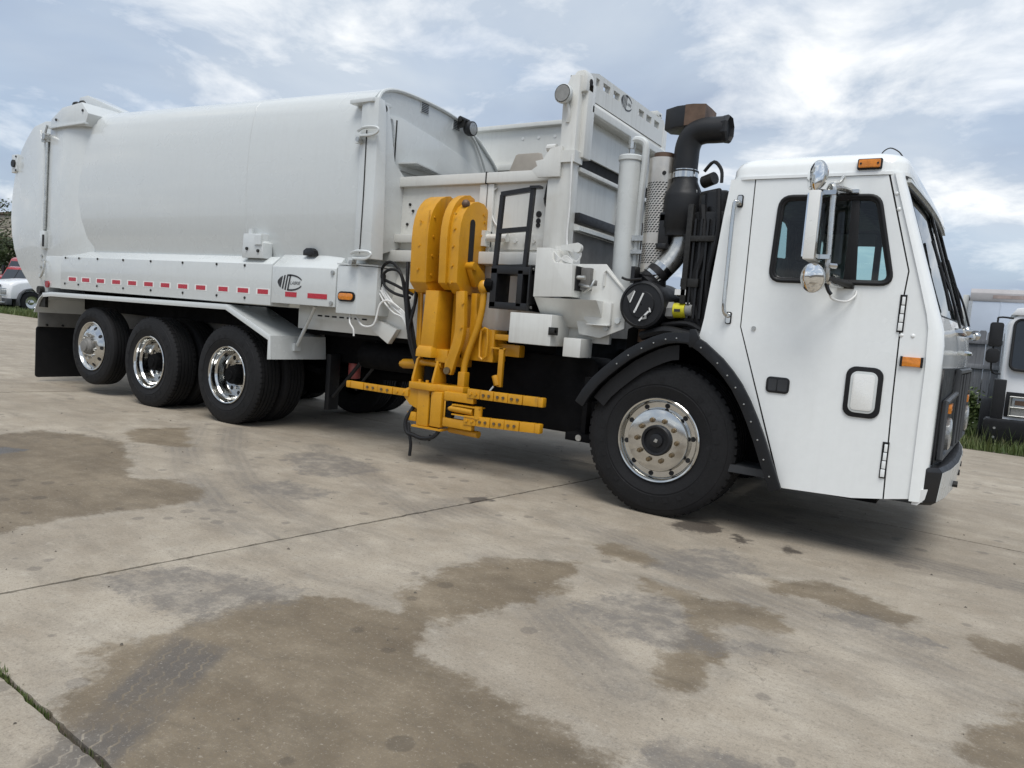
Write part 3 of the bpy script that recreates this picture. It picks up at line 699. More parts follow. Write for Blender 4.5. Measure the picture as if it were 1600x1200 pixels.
MT['vwhite'] = simple('white_vehicle_paint', (0.72, 0.73, 0.74), 0.22, var=0.04, scale=2, coat=0.5)
MT['vred'] = simple('red_vehicle_paint', (0.36, 0.022, 0.026), 0.25, var=0.08, scale=2, coat=0.5)
def wheel_small(parent, loc, r=0.5, rim='brushed', side=1):
    w = build('wheel', MB().lathe([(r*.56, .0), (r*.8, -.015), (r*.96, .015), (r, .05), (r, .2), (r*.96, .24), (r*.8, .26), (r*.56, .24)], n=24, sgn=side), 'tyre', parent, loc=loc)
    rm = build('rim', MB().lathe([(r*.57, .0), (r*.54, .01), (r*.5, .06), (r*.25, .07), (r*.2, .0), (0.01, -.01)], n=20, sgn=side), rim, w)
    return w
def tractor(name, label, loc, rz, paint, tall=1.0, sleeper=True, guard=True):
    """conventional bonneted vehicle, nose along local +x, origin under the front bumper"""
    t = empty(name, loc, rz); tag(t, label, 'truck', 'vehicles parked at the left'); k = tall
    hood = [(-2.2, .62*k), (-2.2, 1.62*k), (-1.2, 1.55*k), (-.35, 1.42*k), (-.08, 1.28*k), (0.0, 1.05*k), (0.0, .62*k)]
    mb = MB(); rings = []
    for yy, ins in ((-1.0, .10), (-.92, .02), (-.6, 0), (.6, 0), (.92, .02), (1.0, .10)):
        rings.append([(x-ins*(1 if x > -1 else 0), yy, z-(ins if z > 1.0*k else 0)) for x, z in hood])
    mb.loft(rings); build('hood', mb, paint, t, 0.03, 40)
    cab = [(-4.0, .6*k), (-4.0, 2.45*k), (-3.7, 2.62*k), (-2.75, 2.6*k), (-2.55, 2.5*k), (-2.15, 1.62*k), (-2.15, .6*k)]
    build('cab', MB().prism(cab, 'y', -1.05, 1.05), paint, t, 0.06, 40)
    ws = MB(); ws.add([(-2.53, -.95, 2.42*k), (-2.53, .95, 2.42*k), (-2.165, .98, 1.68*k), (-2.165, -.98, 1.68*k)], [(0, 1, 2, 3)])
    o = build('windshield', ws, 'darkwin', t); o.location = (0.012, 0, 0.006)
    build('windshield_pillar', MB().tube([(-2.52, 0, 2.42*k), (-2.15, 0, 1.68*k)], .02, 6, 0), 'satinblack', t)
    for s in (-1, 1):
        build('side_window', MB().prism([(-3.5, 1.65*k), (-3.45, 2.4*k), (-2.72, 2.4*k), (-2.4, 1.65*k)], 'y', s*1.052, s*1.058), 'darkwin', t)
        dr = build('door', MB().prism([(-3.6, .75*k), (-3.6, 1.58*k), (-2.35, 1.58*k), (-2.3, .75*k)], 'y', s*1.05, s*1.062), paint, t, .004)
        build('handle', MB().box(-3.5, -3.35, s*1.075-.012, s*1.075+.012, 1.42*k, 1.46*k), 'chrome', dr)
        fd = []
        for i in range(9):
            a = R(200-220*i/8); fd.append((-.95+.62*math.cos(a), .52+.62*math.sin(a)))
        fi = [(-.95+(x+.95)*.88, .52+(z-.52)*.88) for x, z in reversed(fd)]
        build('fender', MB().prism(fd+fi, 'y', s*.72, s*1.16), paint if not guard else 'trimgrey', t, .02, 40)
        wheel_small(t, (-.95, s*1.12, .5), .5, 'chrome', -s)
        wheel_small(t, (-4.7, s*1.15, .5), .5, 'brushed', -s)
        hl = build('headlight', MB().box(-.06, 0.035, s*.66-.17, s*.66+.17, .78*k, 1.0*k), 'lamp', t, .03)
        build('mirror', MB().box(-2.35, -2.25, s*1.38-.1, s*1.38+.1, 1.6*k, 2.1*k), 'satinblack', t, .02)
        build('mirror_arm', MB().tube([(-2.4, s*1.04, 2.05*k), (-2.3, s*1.3, 2.08*k)], .015, 6, 0), 'satinblack', t)
    gr = build('grille', MB().box(-.02, .025, -.42, .42, .7*k, 1.22*k), 'black', t, .02)
    for i in range(7): build('grille_bar', MB().box(.02, .04, -.4, .4, (.74+.065*i)*k, (.757+.065*i)*k), 'chrome', gr)
    build('bumper', MB().box(-.1, .14, -1.12, 1.12, .34, .62*k), 'trimgrey' if guard else 'chrome', t, .04)
    if guard:
        gd = MB()
        for yy in (-.85, -.3, .3, .85): gd.tube([(.2, yy, .4), (.24, yy, .95), (.2, yy, 1.18)], .028, 6)
        for z in (.45, .75, 1.05): gd.tube([(.1, -1.0, z), (.24, -.85, z), (.24, .85, z), (.1, 1.0, z)], .028, 6, 3)
        build('grille_guard', gd, 'brushed', t)
    build('chassis', MB().box(-7.0 if sleeper else -4.4, -.2, -.45, .45, .55, .85), 'frame', t)
    if sleeper: build('sleeper_box', MB().prism([(-5.2, .9*k), (-5.2, 2.6*k), (-4.9, 2.8*k), (-4.02, 2.7*k), (-4.02, .9*k)], 'y', -1.02, 1.02), paint, t, .06, 40)
    else: build('cargo_bed', MB().box(-6.2, -4.05, -1.0, 1.0, .6*k, 1.5*k), paint, t, .04)
    return t
MT['darkwin'] = simple('dark_window', (0.02, 0.024, 0.028), 0.06, var=0.1, coat=0.3)
MT['trimgrey'] = simple('grey_plastic_trim', (0.055, 0.058, 0.062), 0.5, var=0.15)
tractor('tractor_unit', 'white bonneted tractor unit with grille guard at the grass edge', (-35.55, 9.35, -0.03), R(-84), 'vwhite', 1.0, False, True)
tractor('pickup_truck', 'low red truck parked directly behind the white tractor unit', (-42.0, 10.9, -0.03), R(-78), 'vred', 0.86, False, False)
tractor('red_tractor_unit', 'taller red truck whose roof shows above the low red one', (-49.7, 14.4, -0.03), R(-78), 'vred', 1.15, True, False)

# ---------------------------------------------------------------- white cab-over truck at right edge
cb = empty('cabover_truck', (2.11, 7.5, -0.36)); tag(cb, 'white cab-over truck with black bumper at the right edge', 'truck')
face = [(0.0, .72), (0.0, 2.2), (.06, 2.3), (.16, 2.36), (2.24, 2.36), (2.34, 2.3), (2.4, 2.2), (2.4, .72)]
def sx(p, d): return [(1.2+(x-1.2)*d, z) for x, z in p]
cbm = MB(); rings = []
for yy, d, dz in ((0.0, .965, 0.0), (.03, .99, 0), (.12, 1.0, .0), (1.5, 1.0, .02), (1.6, .98, 0)):
    rings.append([(x, yy + (max(0, z-1.45)*.20 if yy < .2 else 0), z+dz) for x, z in sx(face, d)])
cbm.loft(rings); build('cab_body', cbm, 'vwhite', cb, 0.0, 40)
build('roof_cap', MB().prism([(.03, 2.33), (.1, 2.44), (.3, 2.47), (2.1, 2.47), (2.3, 2.44), (2.37, 2.33)], 'y', .14, 1.58), 'vwhite', cb, .03, 40)
wsm = MB(); wp_ = rrect(.10, 2.30, 1.50, 2.27, .09)
wsm.add([(x, -.012+(z-1.45)*.20, z) for x, z in wp_], [tuple(range(len(wp_)))])
w_ = build('windshield', wsm, 'darkwin', cb)
wf = MB(); wf.tube([(x, -.012+(z-1.45)*.20, z) for x, z in wp_+wp_[:1]], .02, 6, 0, False); build('seal', wf, 'rubber', w_)
build('front_panel', MB().box(.1, 2.3, -.012, .0, .78, 1.16), 'satinblack', cb, .02)
for cx in (.42, 1.98):
    h_ = build('headlight', MB().prism(rrect(cx-.24, cx+.24, .80, 1.08, .03), 'y', -.05, -.012), 'lamp', cb, .006)
    build('turn_signal', MB().box(cx-.2, cx+.2, -.06, -.051, .97, 1.04), 'rust', h_)
    gdm = MB()
    for z in (.80, .93, 1.09): gdm.tube([(cx-.27, -.07, z), (cx+.27, -.07, z)], .012, 6, 0)
    for x in (cx-.26, cx+.26): gdm.tube([(x, -.07, .8), (x, -.07, 1.09)], .012, 6, 0)
    build('headlight_guard', gdm, 'zinc', cb)
build('grille', MB().box(.75, 1.65, -.03, -.012, .82, 1.12), 'black', cb, .01)
for s, x in ((-1, -.03), (1, 2.33)):
    build('corner_trim', MB().box(x-.04, x+.12, -.05, .30, .72, 1.34), 'satinblack', cb, .02)
    mx = -.13 if s < 0 else 2.53
    build('mirror', MB().prism(rrect(mx-.09, mx+.09, 1.83, 2.20, .04), 'y', -.12, -.03), 'satinblack', cb, .015)
    build('convex_mirror', MB().prism(rrect(mx-.10, mx+.08, 1.58, 1.80, .06), 'y', -.11, -.03), 'satinblack', cb, .015)
    build('mirror_arm', MB().tube([(mx+(.2 if s < 0 else -.2), .1, 2.28), (mx+.02, -.02, 2.28), (mx, -.05, 2.18), (mx-.01, -.05, 1.5), (mx+(.12 if s < 0 else -.12), .05, 1.42)], .014, 6), 'satinblack', cb)
bp = build('bumper', MB().prism([(-.15, .40), (-.15, .70), (-.12, .74), (2.52, .74), (2.55, .70), (2.55, .40), (2.45, .36), (-.05, .36)], 'y', -.16, .2), 'black', cb, .012)
for x in (0.0, 2.4):
    for z in (.46, .60): build('bolt', MB().cyl((x, -.16, z), (x, -.172, z), .018, n=10), 'zinc', bp)
build('wiper', MB().tube([(.5, -.03, 1.47), (.95, .04, 1.85)], .012, 6, 0), 'black', cb)
wheel_small(cb, (.12, 1.0, .5), .5)
for ch in cb.children:
    if ch.name.startswith('wheel'): ch.rotation_euler = (0, 0, R(90)); ch.location = (0.05, 1.0, .5)
w2 = copy_tree([c for c in cb.children if c.name.startswith('wheel')][0], cb); w2.location = (2.35, 1.0, .5); w2.rotation_euler = (0, 0, R(-90))
build('chassis', MB().box(.75, 1.65, .3, 7.5, .55, .9), 'frame', cb)
build('cargo_body', MB().box(.05, 2.35, 2.1, 7.6, .95, 2.3), 'vwhite', cb, .03)

# ================================================================ the garbage truck (x forward, camera side is -y)
T = empty('garbage_truck'); tag(T, 'white side-loading garbage truck with a yellow lifting arm', 'garbage truck')
XA = lambda x: (lambda a, b: (x, a, b))       # plate in a plane of constant x
YA = lambda y: (lambda a, b: (a, y, b))       # plate in a plane of constant y

# ---- body shell
def section(x, zt):
    k = zt-3.316
    return [(x, y, z) for y, z in [(-1.09, 1.70), (-1.15, 1.9), (-1.182, 2.15), (-1.192, 2.4), (-1.188, 2.65), (-1.17, 2.9+k*.5), (-1.14, 3.06+k), (-1.105, 3.17+k),
            (-1.04, 3.245+k), (-.95, 3.288+k), (-.8, 3.31+k), (-.5, 3.316+k), (-.1, 3.306+k), (.3, 3.225+k), (.62, 3.07+k), (.86, 2.92+k), (1.06, 2.72+k), (1.17, 2.5), (1.18, 2.2), (1.09, 1.70)]]
mb = MB(); mb.loft([section(-8.1+5.15*i/12, 3.50-0.184*i/12) for i in range(13)])
shell = build('body_shell', mb, 'white', T, 0, 40)
sm = MB(); s_ = section(-4.55, 3.372)
sm.tube([(x, y-.001, z) for x, y, z in s_[1:12]], .0025, 6, 0); build('weld_seam', sm, 'white', shell)
# ---- rear collar, hinge cover, roof fin
build('rear_collar', MB().prism([(-8.43, -1.22), (-8.0, -1.22), (-7.72, -1.185), (-7.5, -1.12), (-7.5, 1.12), (-8.0, 1.22), (-8.43, 1.22)], 'z', 1.26, 3.28), 'white', T, .012)
build('collar_roof', MB().prism([(-1.1, 3.25), (-1.0, 3.44), (-.8, 3.5), (.1, 3.48), (.8, 3.2), (1.1, 2.9)], 'x', -8.43, -7.7), 'white', T, .02)
hc = build('hinge_cover', MB().prism([(-8.39, 3.29), (-8.385, 3.375), (-8.11, 3.50), (-7.66, 3.525), (-7.50, 3.38), (-7.57, 3.24), (-7.95, 3.265)], 'y', -1.235, -.62), 'white', T, .012)
build('cover_flange', MB().box(-8.40, -7.55, -1.262, -1.2, 3.255, 3.283), 'white', hc, .005)
for x, z in ((-8.25, 3.36), (-7.62, 3.42)): build('bolt', MB().cyl((x, -1.235, z), (x, -1.247, z), .016, n=8), 'bolt', hc)
for x in (-8.05, -7.9): build('lifting_eye', MB().tube([(x-.07, -1.1, 3.50), (x-.06, -1.1, 3.58), (x+.03, -1.1, 3.58), (x+.05, -1.1, 3.52)], .018, 6), 'bolt', hc)
build('roof_fin', MB().prism([(-8.62, 3.44), (-8.62, 3.80), (-8.42, 3.81), (-7.45, 3.49), (-7.45, 3.44)], 'y', -.78, -.55), 'white', T, .01)
# ---- tailgate
tg = [(-8.44, 1.10), (-8.44, 3.37), (-8.60, 3.38), (-8.90, 3.335), (-9.08, 3.20), (-9.235, 3.045), (-9.34, 2.86), (-9.415, 2.67), (-9.47, 2.42), (-9.485, 2.16), (-9.455, 1.94), (-9.375, 1.73), (-9.27, 1.57), (-9.13, 1.43), (-8.86, 1.225), (-8.55, 1.10)]
tail = build('tailgate', MB().prism(tg, 'y', -1.2, 1.2), 'white', T, .015)
build('lock_rod', MB().cyl((-8.47, -1.232, 3.20), (-8.50, -1.232, 2.0), .016, n=10), 'brushed', tail)
build('rod_sleeve', MB().cyl((-8.515, -1.225, 3.12), (-8.54, -1.225, 1.98), .024, n=10), 'white', tail)
lk = build('latch', MB().box(-8.56, -8.43, -1.262, -1.2, 3.10, 3.20).cyl((-8.46, -1.2, 3.16), (-8.46, -1.29, 3.16), .045, n=12).tube([(-8.56, -1.27, 3.24), (-8.48, -1.28, 3.12), (-8.42, -1.26, 3.30)], .014, 6), 'zinc', tail, 0)
build('lower_latch', MB().prism([(-8.58, 1.82), (-8.58, 1.98), (-8.46, 1.98), (-8.46, 1.76), (-8.52, 1.74)], 'y', -1.25, -1.2), 'white', tail, .006)
build('latch_gap', MB().box(-8.50, -8.455, -1.256, -1.251, 1.78, 1.93), 'dark', tail)
lb = build('lamp_bracket', MB().prism([(-9.46, 2.76), (-9.46, 3.0), (-9.30, 3.0), (-9.30, 2.78)], 'y', -1.215, -1.12), 'white', tail, .006)
build('tail_lamp', MB().cyl((-9.39, -1.215, 2.88), (-9.39, -1.235, 2.88), .05, n=14), 'bolt', lb)
for z in (2.79, 2.97): build('bolt', MB().cyl((-9.33, -1.215, z), (-9.33, -1.226, z), .013, n=8), 'bolt', lb)
build('hose', MB().tube([(-8.56, -1.22, 1.60), (-8.45, -1.25, 1.58), (-8.44, -1.26, 1.46), (-8.54, -1.25, 1.38), (-8.62, -1.22, 1.42)], .012, 6), 'zinc', tail)
for x, z in ((-8.6, 1.66), (-8.62, 1.52), (-8.5, 1.33), (-8.46, 1.28)): build('bolt', MB().cyl((x, -1.2, z), (x, -1.215, z), .018, n=8), 'zinc', tail)
build('hinge_pin', MB().cyl((-8.56, -1.26, 1.22), (-8.56, -1.1, 1.22), .05, n=12).box(-8.62, -8.44, -1.23, -1.19, 1.0, 1.2), 'bolt', tail)
# ---- skirt
sk = build('skirt_panel', MB().prism([(-1.24, 1.255), (-1.24, 1.655), (-1.14, 1.735), (-1.0, 1.735), (-1.0, 1.255)], 'x', -8.04, -4.045), 'white', T, .006)
sk2 = build('rear_skirt_panel', MB().prism([(-1.225, 1.26), (-1.225, 1.66), (-1.14, 1.70), (-1.0, 1.70), (-1.0, 1.26)], 'x', -8.45, -8.055), 'white', T, .006)
build('side_lamp', MB().cyl((-8.38, -1.225, 1.30), (-8.38, -1.245, 1.30), .045, n=14), 'redlens', sk2)
mb = MB(); mb.loft([[(x, y, z) for x, y in pl_] for z, pl_ in ((1.285, [(-4.03, -1.245), (-3.52, -1.245), (-3.205, -1.2), (-3.205, -.95), (-4.03, -.95)]), (1.635, [(-4.03, -1.245), (-3.52, -1.245), (-3.205, -1.2), (-3.205, -.95), (-4.03, -.95)]),
                                                     (1.77, [(-4.03, -1.10), (-3.42, -1.10), (-3.205, -1.08), (-3.205, -.95), (-4.03, -.95)]))])
lp = build('logo_panel', mb, 'white', T, .006)
bolt0 = build('bolt', MB().lathe([(.013, 0), (.013, .008), (.005, .012), (.001, .012)], n=8, sgn=-1), 'bolt', sk, loc=(-7.928, -1.24, 1.645))
BT = [(-7.607, 1.645), (-7.184, 1.645), (-6.634, 1.643), (-6.08, 1.641), (-5.486, 1.638), (-4.9, 1.636), (-4.45, 1.634), (-7.927, 1.325), (-7.605, 1.323), (-7.18, 1.322), (-6.615, 1.318), (-6.06, 1.318), (-5.464, 1.317), (-4.88, 1.316), (-4.43, 1.312)]
for x, z in BT: dup(bolt0, (x, -1.24, z), sk)
for x, z in ((-3.24, 1.60), (-3.24, 1.32)): build('bolt', MB().cyl((x, -1.205, z), (x, -1.222, z), .02, n=8), 'zinc', lp)
xs_ = [(-7.837, -7.667), (-7.52, -7.356), (-7.185, -7.027), (-6.849, -6.684), (-6.514, -6.355), (-6.192, -6.027), (-5.871, -5.712), (-5.551, -5.387), (-5.233, -5.076), (-4.854, -4.705), (-4.544, -4.382), (-4.238, -4.082)]
for a, b in xs_:
    wt_ = build('tape_backing', MB().box(a-.025, b+.025, -1.2415, -1.2402, 1.352, 1.417), 'sticker', sk)
    build('reflective_tape', MB().box(a, b, -1.2435, -1.2417, 1.362, 1.407), 'red', sk)
for a, b, ya, yb in ((-3.827, -3.67, -1.2455, -1.2455), (-3.517, -3.295, -1.2455, -1.2145)):
    m_ = MB(); m_.add([(a, ya-.003, 1.352), (b, yb-.003, 1.352), (b, yb-.003, 1.398), (a, ya-.003, 1.398), (a, ya+.003, 1.352), (b, yb+.003, 1.352), (b, yb+.003, 1.398), (a, ya+.003, 1.398)], [(0, 1, 2, 3), (4, 5, 6, 7), (0, 1, 5, 4), (1, 2, 6, 5), (2, 3, 7, 6), (3, 0, 4, 7)])
    build('reflective_tape', m_, 'red', lp)
build('lamp_block', MB().prism([(-3.70, 1.755), (-3.70, 1.80), (-3.66, 1.825), (-3.58, 1.825), (-3.55, 1.80), (-3.55, 1.755)], 'y', -1.17, -1.05), 'black', lp, .008)
ft = build('step_bracket', MB().prism([(-4.50, 1.71), (-4.49, 1.95), (-4.22, 1.95), (-4.22, 1.88), (-4.185, 1.86), (-4.185, 1.71)], 'y', -1.245, -1.13), 'white', T, .006)
build('bracket_tab', MB().box(-4.45, -4.40, -1.215, -1.2, 1.945, 2.0).box(-4.30, -4.2, -1.262, -1.24, 1.84, 1.93), 'white', ft)
for x, z in ((-4.26, 1.89), (-4.25, 1.78), (-4.42, 1.8)): build('bolt', MB().cyl((x, -1.245, z), (x, -1.26, z), .016, n=8), 'bolt', ft)
# emblem: striped ellipse with an open pointed loop and a small word inside
def emblem(name, parent, mp, size, mat='print'):
    mb = MB(); a, b = size, size*.44
    def ring(t0, t1, w, n=18, px=1.0):
        pts = []
        for k in range(n+1):
            t = t0+(t1-t0)*k/n; c, s = math.cos(t), math.sin(t)
            pts.append((a*c*px, b*s, w))
        for (x0, y0, w0), (x1, y1, w1) in zip(pts[:-1], pts[1:]):
            f = 1-w0*.9; g_ = 1-w1*.9
            mb.add([mp(x0, y0), mp(x1, y1), mp(x1*(1-w*.35), y1*(1-w)), mp(x0*(1-w*.35), y0*(1-w))], [(0, 1, 2, 3)])
    ring(R(100), R(22), .2); ring(R(-100), R(-22), .2)
    # slanted stripes clipped to the left half of the ellipse
    for k in range(5):
        x0 = -a*.98+a*.30*k*.72; x1 = x0+a*(.20 if k == 0 else .115); sl = .22
        col_ = []
        for e in (x0, x1):
            lo = hi = None
            for i in range(81):
                y = -b+2*b*i/80; x = e+sl*y
                if (x/a)**2+(y/b)**2 <= .97:
                    lo = y if lo is None else lo; hi = y
            col_.append((e, lo, hi))
        if col_[0][1] is None or col_[1][1] is None:
            if col_[1][1] is None: continue
            e, lo, hi = col_[1]; mb.add([mp(e+sl*lo, lo), mp(e+sl*hi, hi), mp(-a*.97, 0)], [(0, 1, 2)]); continue
        (e0, l0, h0), (e1, l1, h1) = col_
        mb.add([mp(e0+sl*l0, l0), mp(e1+sl*l1, l1), mp(e1+sl*h1, h1), mp(e0+sl*h0, h0)], [(0, 1, 2, 3)])
    tx = text_mesh('LABRIE', size*.25, .35)
    mb.add([mp(v[0]+a*.40, v[1]-b*.05) for v in tx.v], tx.f)
    return build(name, mb, mat, parent, angle=180)
emblem('emblem', lp, lambda u, v: (-3.77+u, -1.2475, 1.487+v), .178)
# ---- corner box with amber marker
cbx = build('corner_box', MB().prism([(-3.19, -1.2), (-2.93, -1.2), (-2.80, -1.09), (-2.80, -.8), (-3.19, -.8)], 'z', 1.235, 1.67), 'white', T, .008)
build('corner_lid', MB().prism([(-3.195, -1.206), (-2.925, -1.206), (-2.795, -1.095), (-2.795, -.8), (-3.195, -.8)], 'z', 1.675, 1.69), 'white', cbx)
am = build('marker_bezel', MB().prism(rrect(-3.16, -2.95, 1.345, 1.435, .044), 'y', -1.214, -1.2), 'rubber', cbx)
build('marker_light', MB().prism(rrect(-3.145, -2.965, 1.36, 1.42, .03), 'y', -1.224, -1.2145), 'amber', cbx, .004)
build('cable_slot', MB().prism(rrect(-1.04, -.985, 1.46, 1.62, .02), 'x', -2.80, -2.794), 'dark', cbx)
# ---- rear fender over the drive wheels
prof = [(-8.66, .93), (-8.55, 1.10), (-8.42, 1.185), (-8.2, 1.205), (-4.68, 1.232), (-3.98, .965), (-3.955, .735)]
def sheet(prof, y0, y1, th):
    up_ = [(x, z) for x, z in prof]; n = len(prof); nrm = []
    for i in range(n):
        a = Vector(prof[max(i-1, 0)]); b = Vector(prof[min(i+1, n-1)]); d = (b-a).normalized(); nrm.append(Vector((d.y, -d.x)))
    lo = [(p[0]+q.x*th, p[1]+q.y*th) for p, q in zip(prof, nrm)]
    return MB().prism(up_+lo[::-1], 'y', y0, y1)
fe = build('rear_fender', sheet(prof, -1.262, -.56, .012), 'white', T, 0, 30)
build('fender_lip', sheet(prof[2:], -1.275, -1.2605, .055), 'white', fe, .004, 30)
build('far_fender', sheet(prof[:5], .56, 1.262, .012), 'white', T, 0, 30)
build('fender_stay', MB().cyl((-3.62, -1.05, 1.28), (-3.955, -.96, .87), .018, n=10).box(-3.97, -3.94, -1.0, -.92, .82, .9), 'white', fe)
build('inner_liner', MB().box(-8.6, -4.0, -.57, -.555, .80, 1.2), 'greyunder', fe)
build('flap_hanger', MB().box(-8.69, -8.66, -1.2, -.5, .735, .95), 'greyunder', T, .004)
mf = build('mud_flap', MB().prism(rrect(-1.215, -.55, .06, .74, .04), 'x', -8.70, -8.685), 'rubber', T)
for y in (-1.1, -.9, -.7): build('bolt', MB().cyl((-8.66, y, .76), (-8.64, y, .76), .014, n=8), 'bolt', mf)
mf2 = dup(mf, (0, 1.765, 0), T)
# ---- front post of the body, wing plate, front cap
pst = build('front_post', MB().loft([[(x, y, z) for x, y in ((-3.02, -1.15), (-2.99, -1.212), (-2.90, -1.222), (-2.80, -1.2), (-2.74+dx, -1.1), (-2.95, -.95))] for z, dx in ((1.735, .0), (2.3, -.02), (3.02, -.06), (3.13, -.09))]), 'white', T, .006)
build('post_seam', MB().tube([(-2.905, -1.224, 2.85), (-2.90, -1.2235, 2.3), (-2.905, -1.2235, 1.78)], .006, 6, 0), 'bolt', pst)
build('post_cap', MB().box(-3.12, -2.84, -1.235, -1.0, 3.09, 3.125), 'white', pst, .006)
for z in (2.83, 1.76):
    cl_ = build('clamp', MB().tube([(-3.0, -1.235, z+.015), (-2.9, -1.255, z+.035), (-2.78, -1.24, z+.03), (-2.76, -1.235, z), (-2.82, -1.245, z-.03), (-2.96, -1.25, z-.03)], .013, 6).box(-3.02, -2.96, -1.25, -1.2, z-.09, z-.02), 'white', pst)
    build('clamp_pin', MB().cyl((-2.95, -1.24, z-.07), (-2.95, -1.29, z-.07), .022, n=10), 'zinc', cl_)
build('post_hole', MB().lathe([(.001, 0), (.034, 0)], (-2.80, -1.095, 3.06), 'x', 16).v and MB().cyl((-2.83, -1.10, 3.06), (-2.822, -1.10, 3.06), .034, n=14), 'dark', pst)
build('wing_plate', MB().prism([(-1.16, 1.745), (-1.17, 3.10), (-1.03, 3.1), (-.91, 2.63), (-.75, 2.52), (-.62, 1.93)], 'x', -2.86, -2.838), 'white', T, .006)
cap_c = [(-1.10, 3.13), (-1.06, 3.215), (-.98, 3.265), (-.86, 3.297), (-.7, 3.312), (-.5, 3.316), (-.3, 3.314), (-.1, 3.304), (.1, 3.275), (.3, 3.224), (.48, 3.145), (.62, 3.066), (.75, 2.99), (.86, 2.90), (1.0, 2.75), (1.1, 2.45)]
cap = build('front_cap', MB().prism(cap_c+[(1.1, 2.0), (-1.12, 2.0)], 'x', -2.97, -2.925), 'white', T, 0)
build('cap_edge', MB().tube([(-2.915, y, z) for y, z in cap_c], .018, 8, 2), 'white', cap)
cv = build('access_cover', MB().prism([(-.96, 2.60), (-.955, 3.05), (-.80, 3.07), (-.3, 3.01), (.2, 2.93), (.6, 2.80), (.6, 2.60)], 'x', -2.924, -2.90), 'white', cap, .006)
build('cover_seam', MB().box(-2.899, -2.893, -.862, -.85, 2.66, 3.03), 'bolt', cv)
build('cover_handle', MB().tube([(-2.9, -.94, 3.02), (-2.885, -.92, 3.0), (-2.88, -.90, 2.8), (-2.9, -.905, 2.78)], .007, 6), 'zinc', cv)
for y, z in ((-.45, 3.255), (.055, 3.225)):
    vg = build('vent_grille', MB().box(-2.925, -2.918, y-.062, y+.062, z-.05, z+.05), 'white', cap)
    for k in range(6): build('slot', MB().box(-2.919, -2.914, y-.052, y+.052, z-.043+.0155*k, z-.035+.0155*k), 'print', vg)
wl_ = build('work_light', MB().lathe([(.001, .06), (.05, .05), (.07, .02), (.075, -.02), (.07, -.045)], (-2.80, .13, 3.20), 'x', 20, -1, False), 'black', cap)
build('lens', MB().cyl((-2.765, .13, 3.20), (-2.757, .13, 3.20), .062, n=18), 'lamp', wl_)
build('lamp_bracket', MB().box(-2.93, -2.84, .06, .20, 3.26, 3.275).box(-2.90, -2.82, .05, .07, 3.2, 3.275).cyl((-2.86, .03, 3.28), (-2.86, .17, 3.28), .03, n=8), 'bolt', wl_)
build('cable', MB().tube([(-2.89, .2, 3.2), (-2.90, .36, 3.14), (-2.89, .5, 2.98), (-2.89, .62, 2.80), (-2.88, .66, 2.7), (-2.6, .72, 2.68)], .014, 6), 'cylgrey', cap)
build('ledge', MB().prism([(-2.93, -.80), (-2.70, -.78), (-2.80, -.26), (-2.93, -.22)], 'z', 2.652, 2.664), 'white', T)

# ---- hopper side wall on the arm side
hs = build('hopper_side', MB().box(-2.90, -1.16, -.775, -.755, 1.2, 2.50), 'hopper', T)
build('top_rail', MB().box(-2.86, -1.16, -.825, -.72, 2.435, 2.525), 'hopper', hs, .008)
build('rail_seam', MB().box(-1.878, -1.868, -.83, -.715, 2.43, 2.53), 'dark', hs)
build('upright', MB().box(-1.945, -1.80, -.805, -.7755, 1.74, 2.432), 'hopper', hs, .006)
build('upright_seam', MB().box(-1.868, -1.86, -.809, -.803, 1.74, 2.432), 'greyunder', hs)
build('mid_rail', MB().box(-2.9, -2.1, -.86, -.7755, 1.925, 2.0), 'hopper', hs, .01)
build('lower_rail', MB().box(-3.0, -1.16, -.90, -.7755, 1.745, 1.85), 'hopper', hs, .012)
build('lower_skirt', MB().prism([(-.92, 1.05), (-.92, 1.24), (-.80, 1.7), (-.7755, 1.7), (-.7755, 1.05)], 'x', -4.0, -2.2), 'hopper', hs, .006)
for k in range(7): build('slot', MB().box(-3.72+.1*k, -3.66+.1*k, -.924, -.919, 1.185, 1.2), 'dark', hs)
build('inspection_panel', MB().prism([(-1.66, 1.88), (-1.66, 2.02), (-1.28, 2.0), (-1.22, 1.95), (-1.30, 1.88)], 'y', -.80, -.7755), 'hopper', hs, .005)
for z, r in ((2.175, .026), (2.12, .022), (2.085, .02)): build('port', MB().cyl((-1.35, -.776, z), (-1.35, -.781, z), r, n=14), 'dark', hs)
build('grab_handle', MB().tube([(-1.245, -.78, 2.45), (-1.25, -.83, 2.42), (-1.27, -.83, 2.28), (-1.245, -.83, 2.22), (-1.25, -.78, 2.19)], .012, 6), 'bolt', hs)
build('pivot_pin', MB().cyl((-1.84, -.84, 1.97), (-1.60, -.84, 1.97), .035, n=12).box(-1.85, -1.80, -.88, -.7755, 1.90, 2.03), 'hopper', hs, 0)
for x in (-1.54, -1.44, -1.36): build('bolt', MB().cyl((x, -.80, 1.95), (x, -.815, 1.95), .016, n=8), 'hopper', hs)
for x, z in ((-2.74, 2.28), (-2.76, 2.1), (-2.70, 2.22), (-1.3, 2.3), (-1.24, 2.1)): build('bolt', MB().cyl((x, -.775, z), (x, -.787, z), .013, n=8), 'bolt', hs)
build('cable', MB().tube([(-1.78, -.79, 2.40), (-1.83, -.80, 2.33), (-1.80, -.79, 2.15), (-1.75, -.79, 2.08)], .007, 6), 'cable', hs)
build('cable', MB().tube([(-1.30, -.79, 1.98), (-1.2, -.80, 2.05), (-1.08, -.88, 2.08)], .006, 6), 'cable', hs)
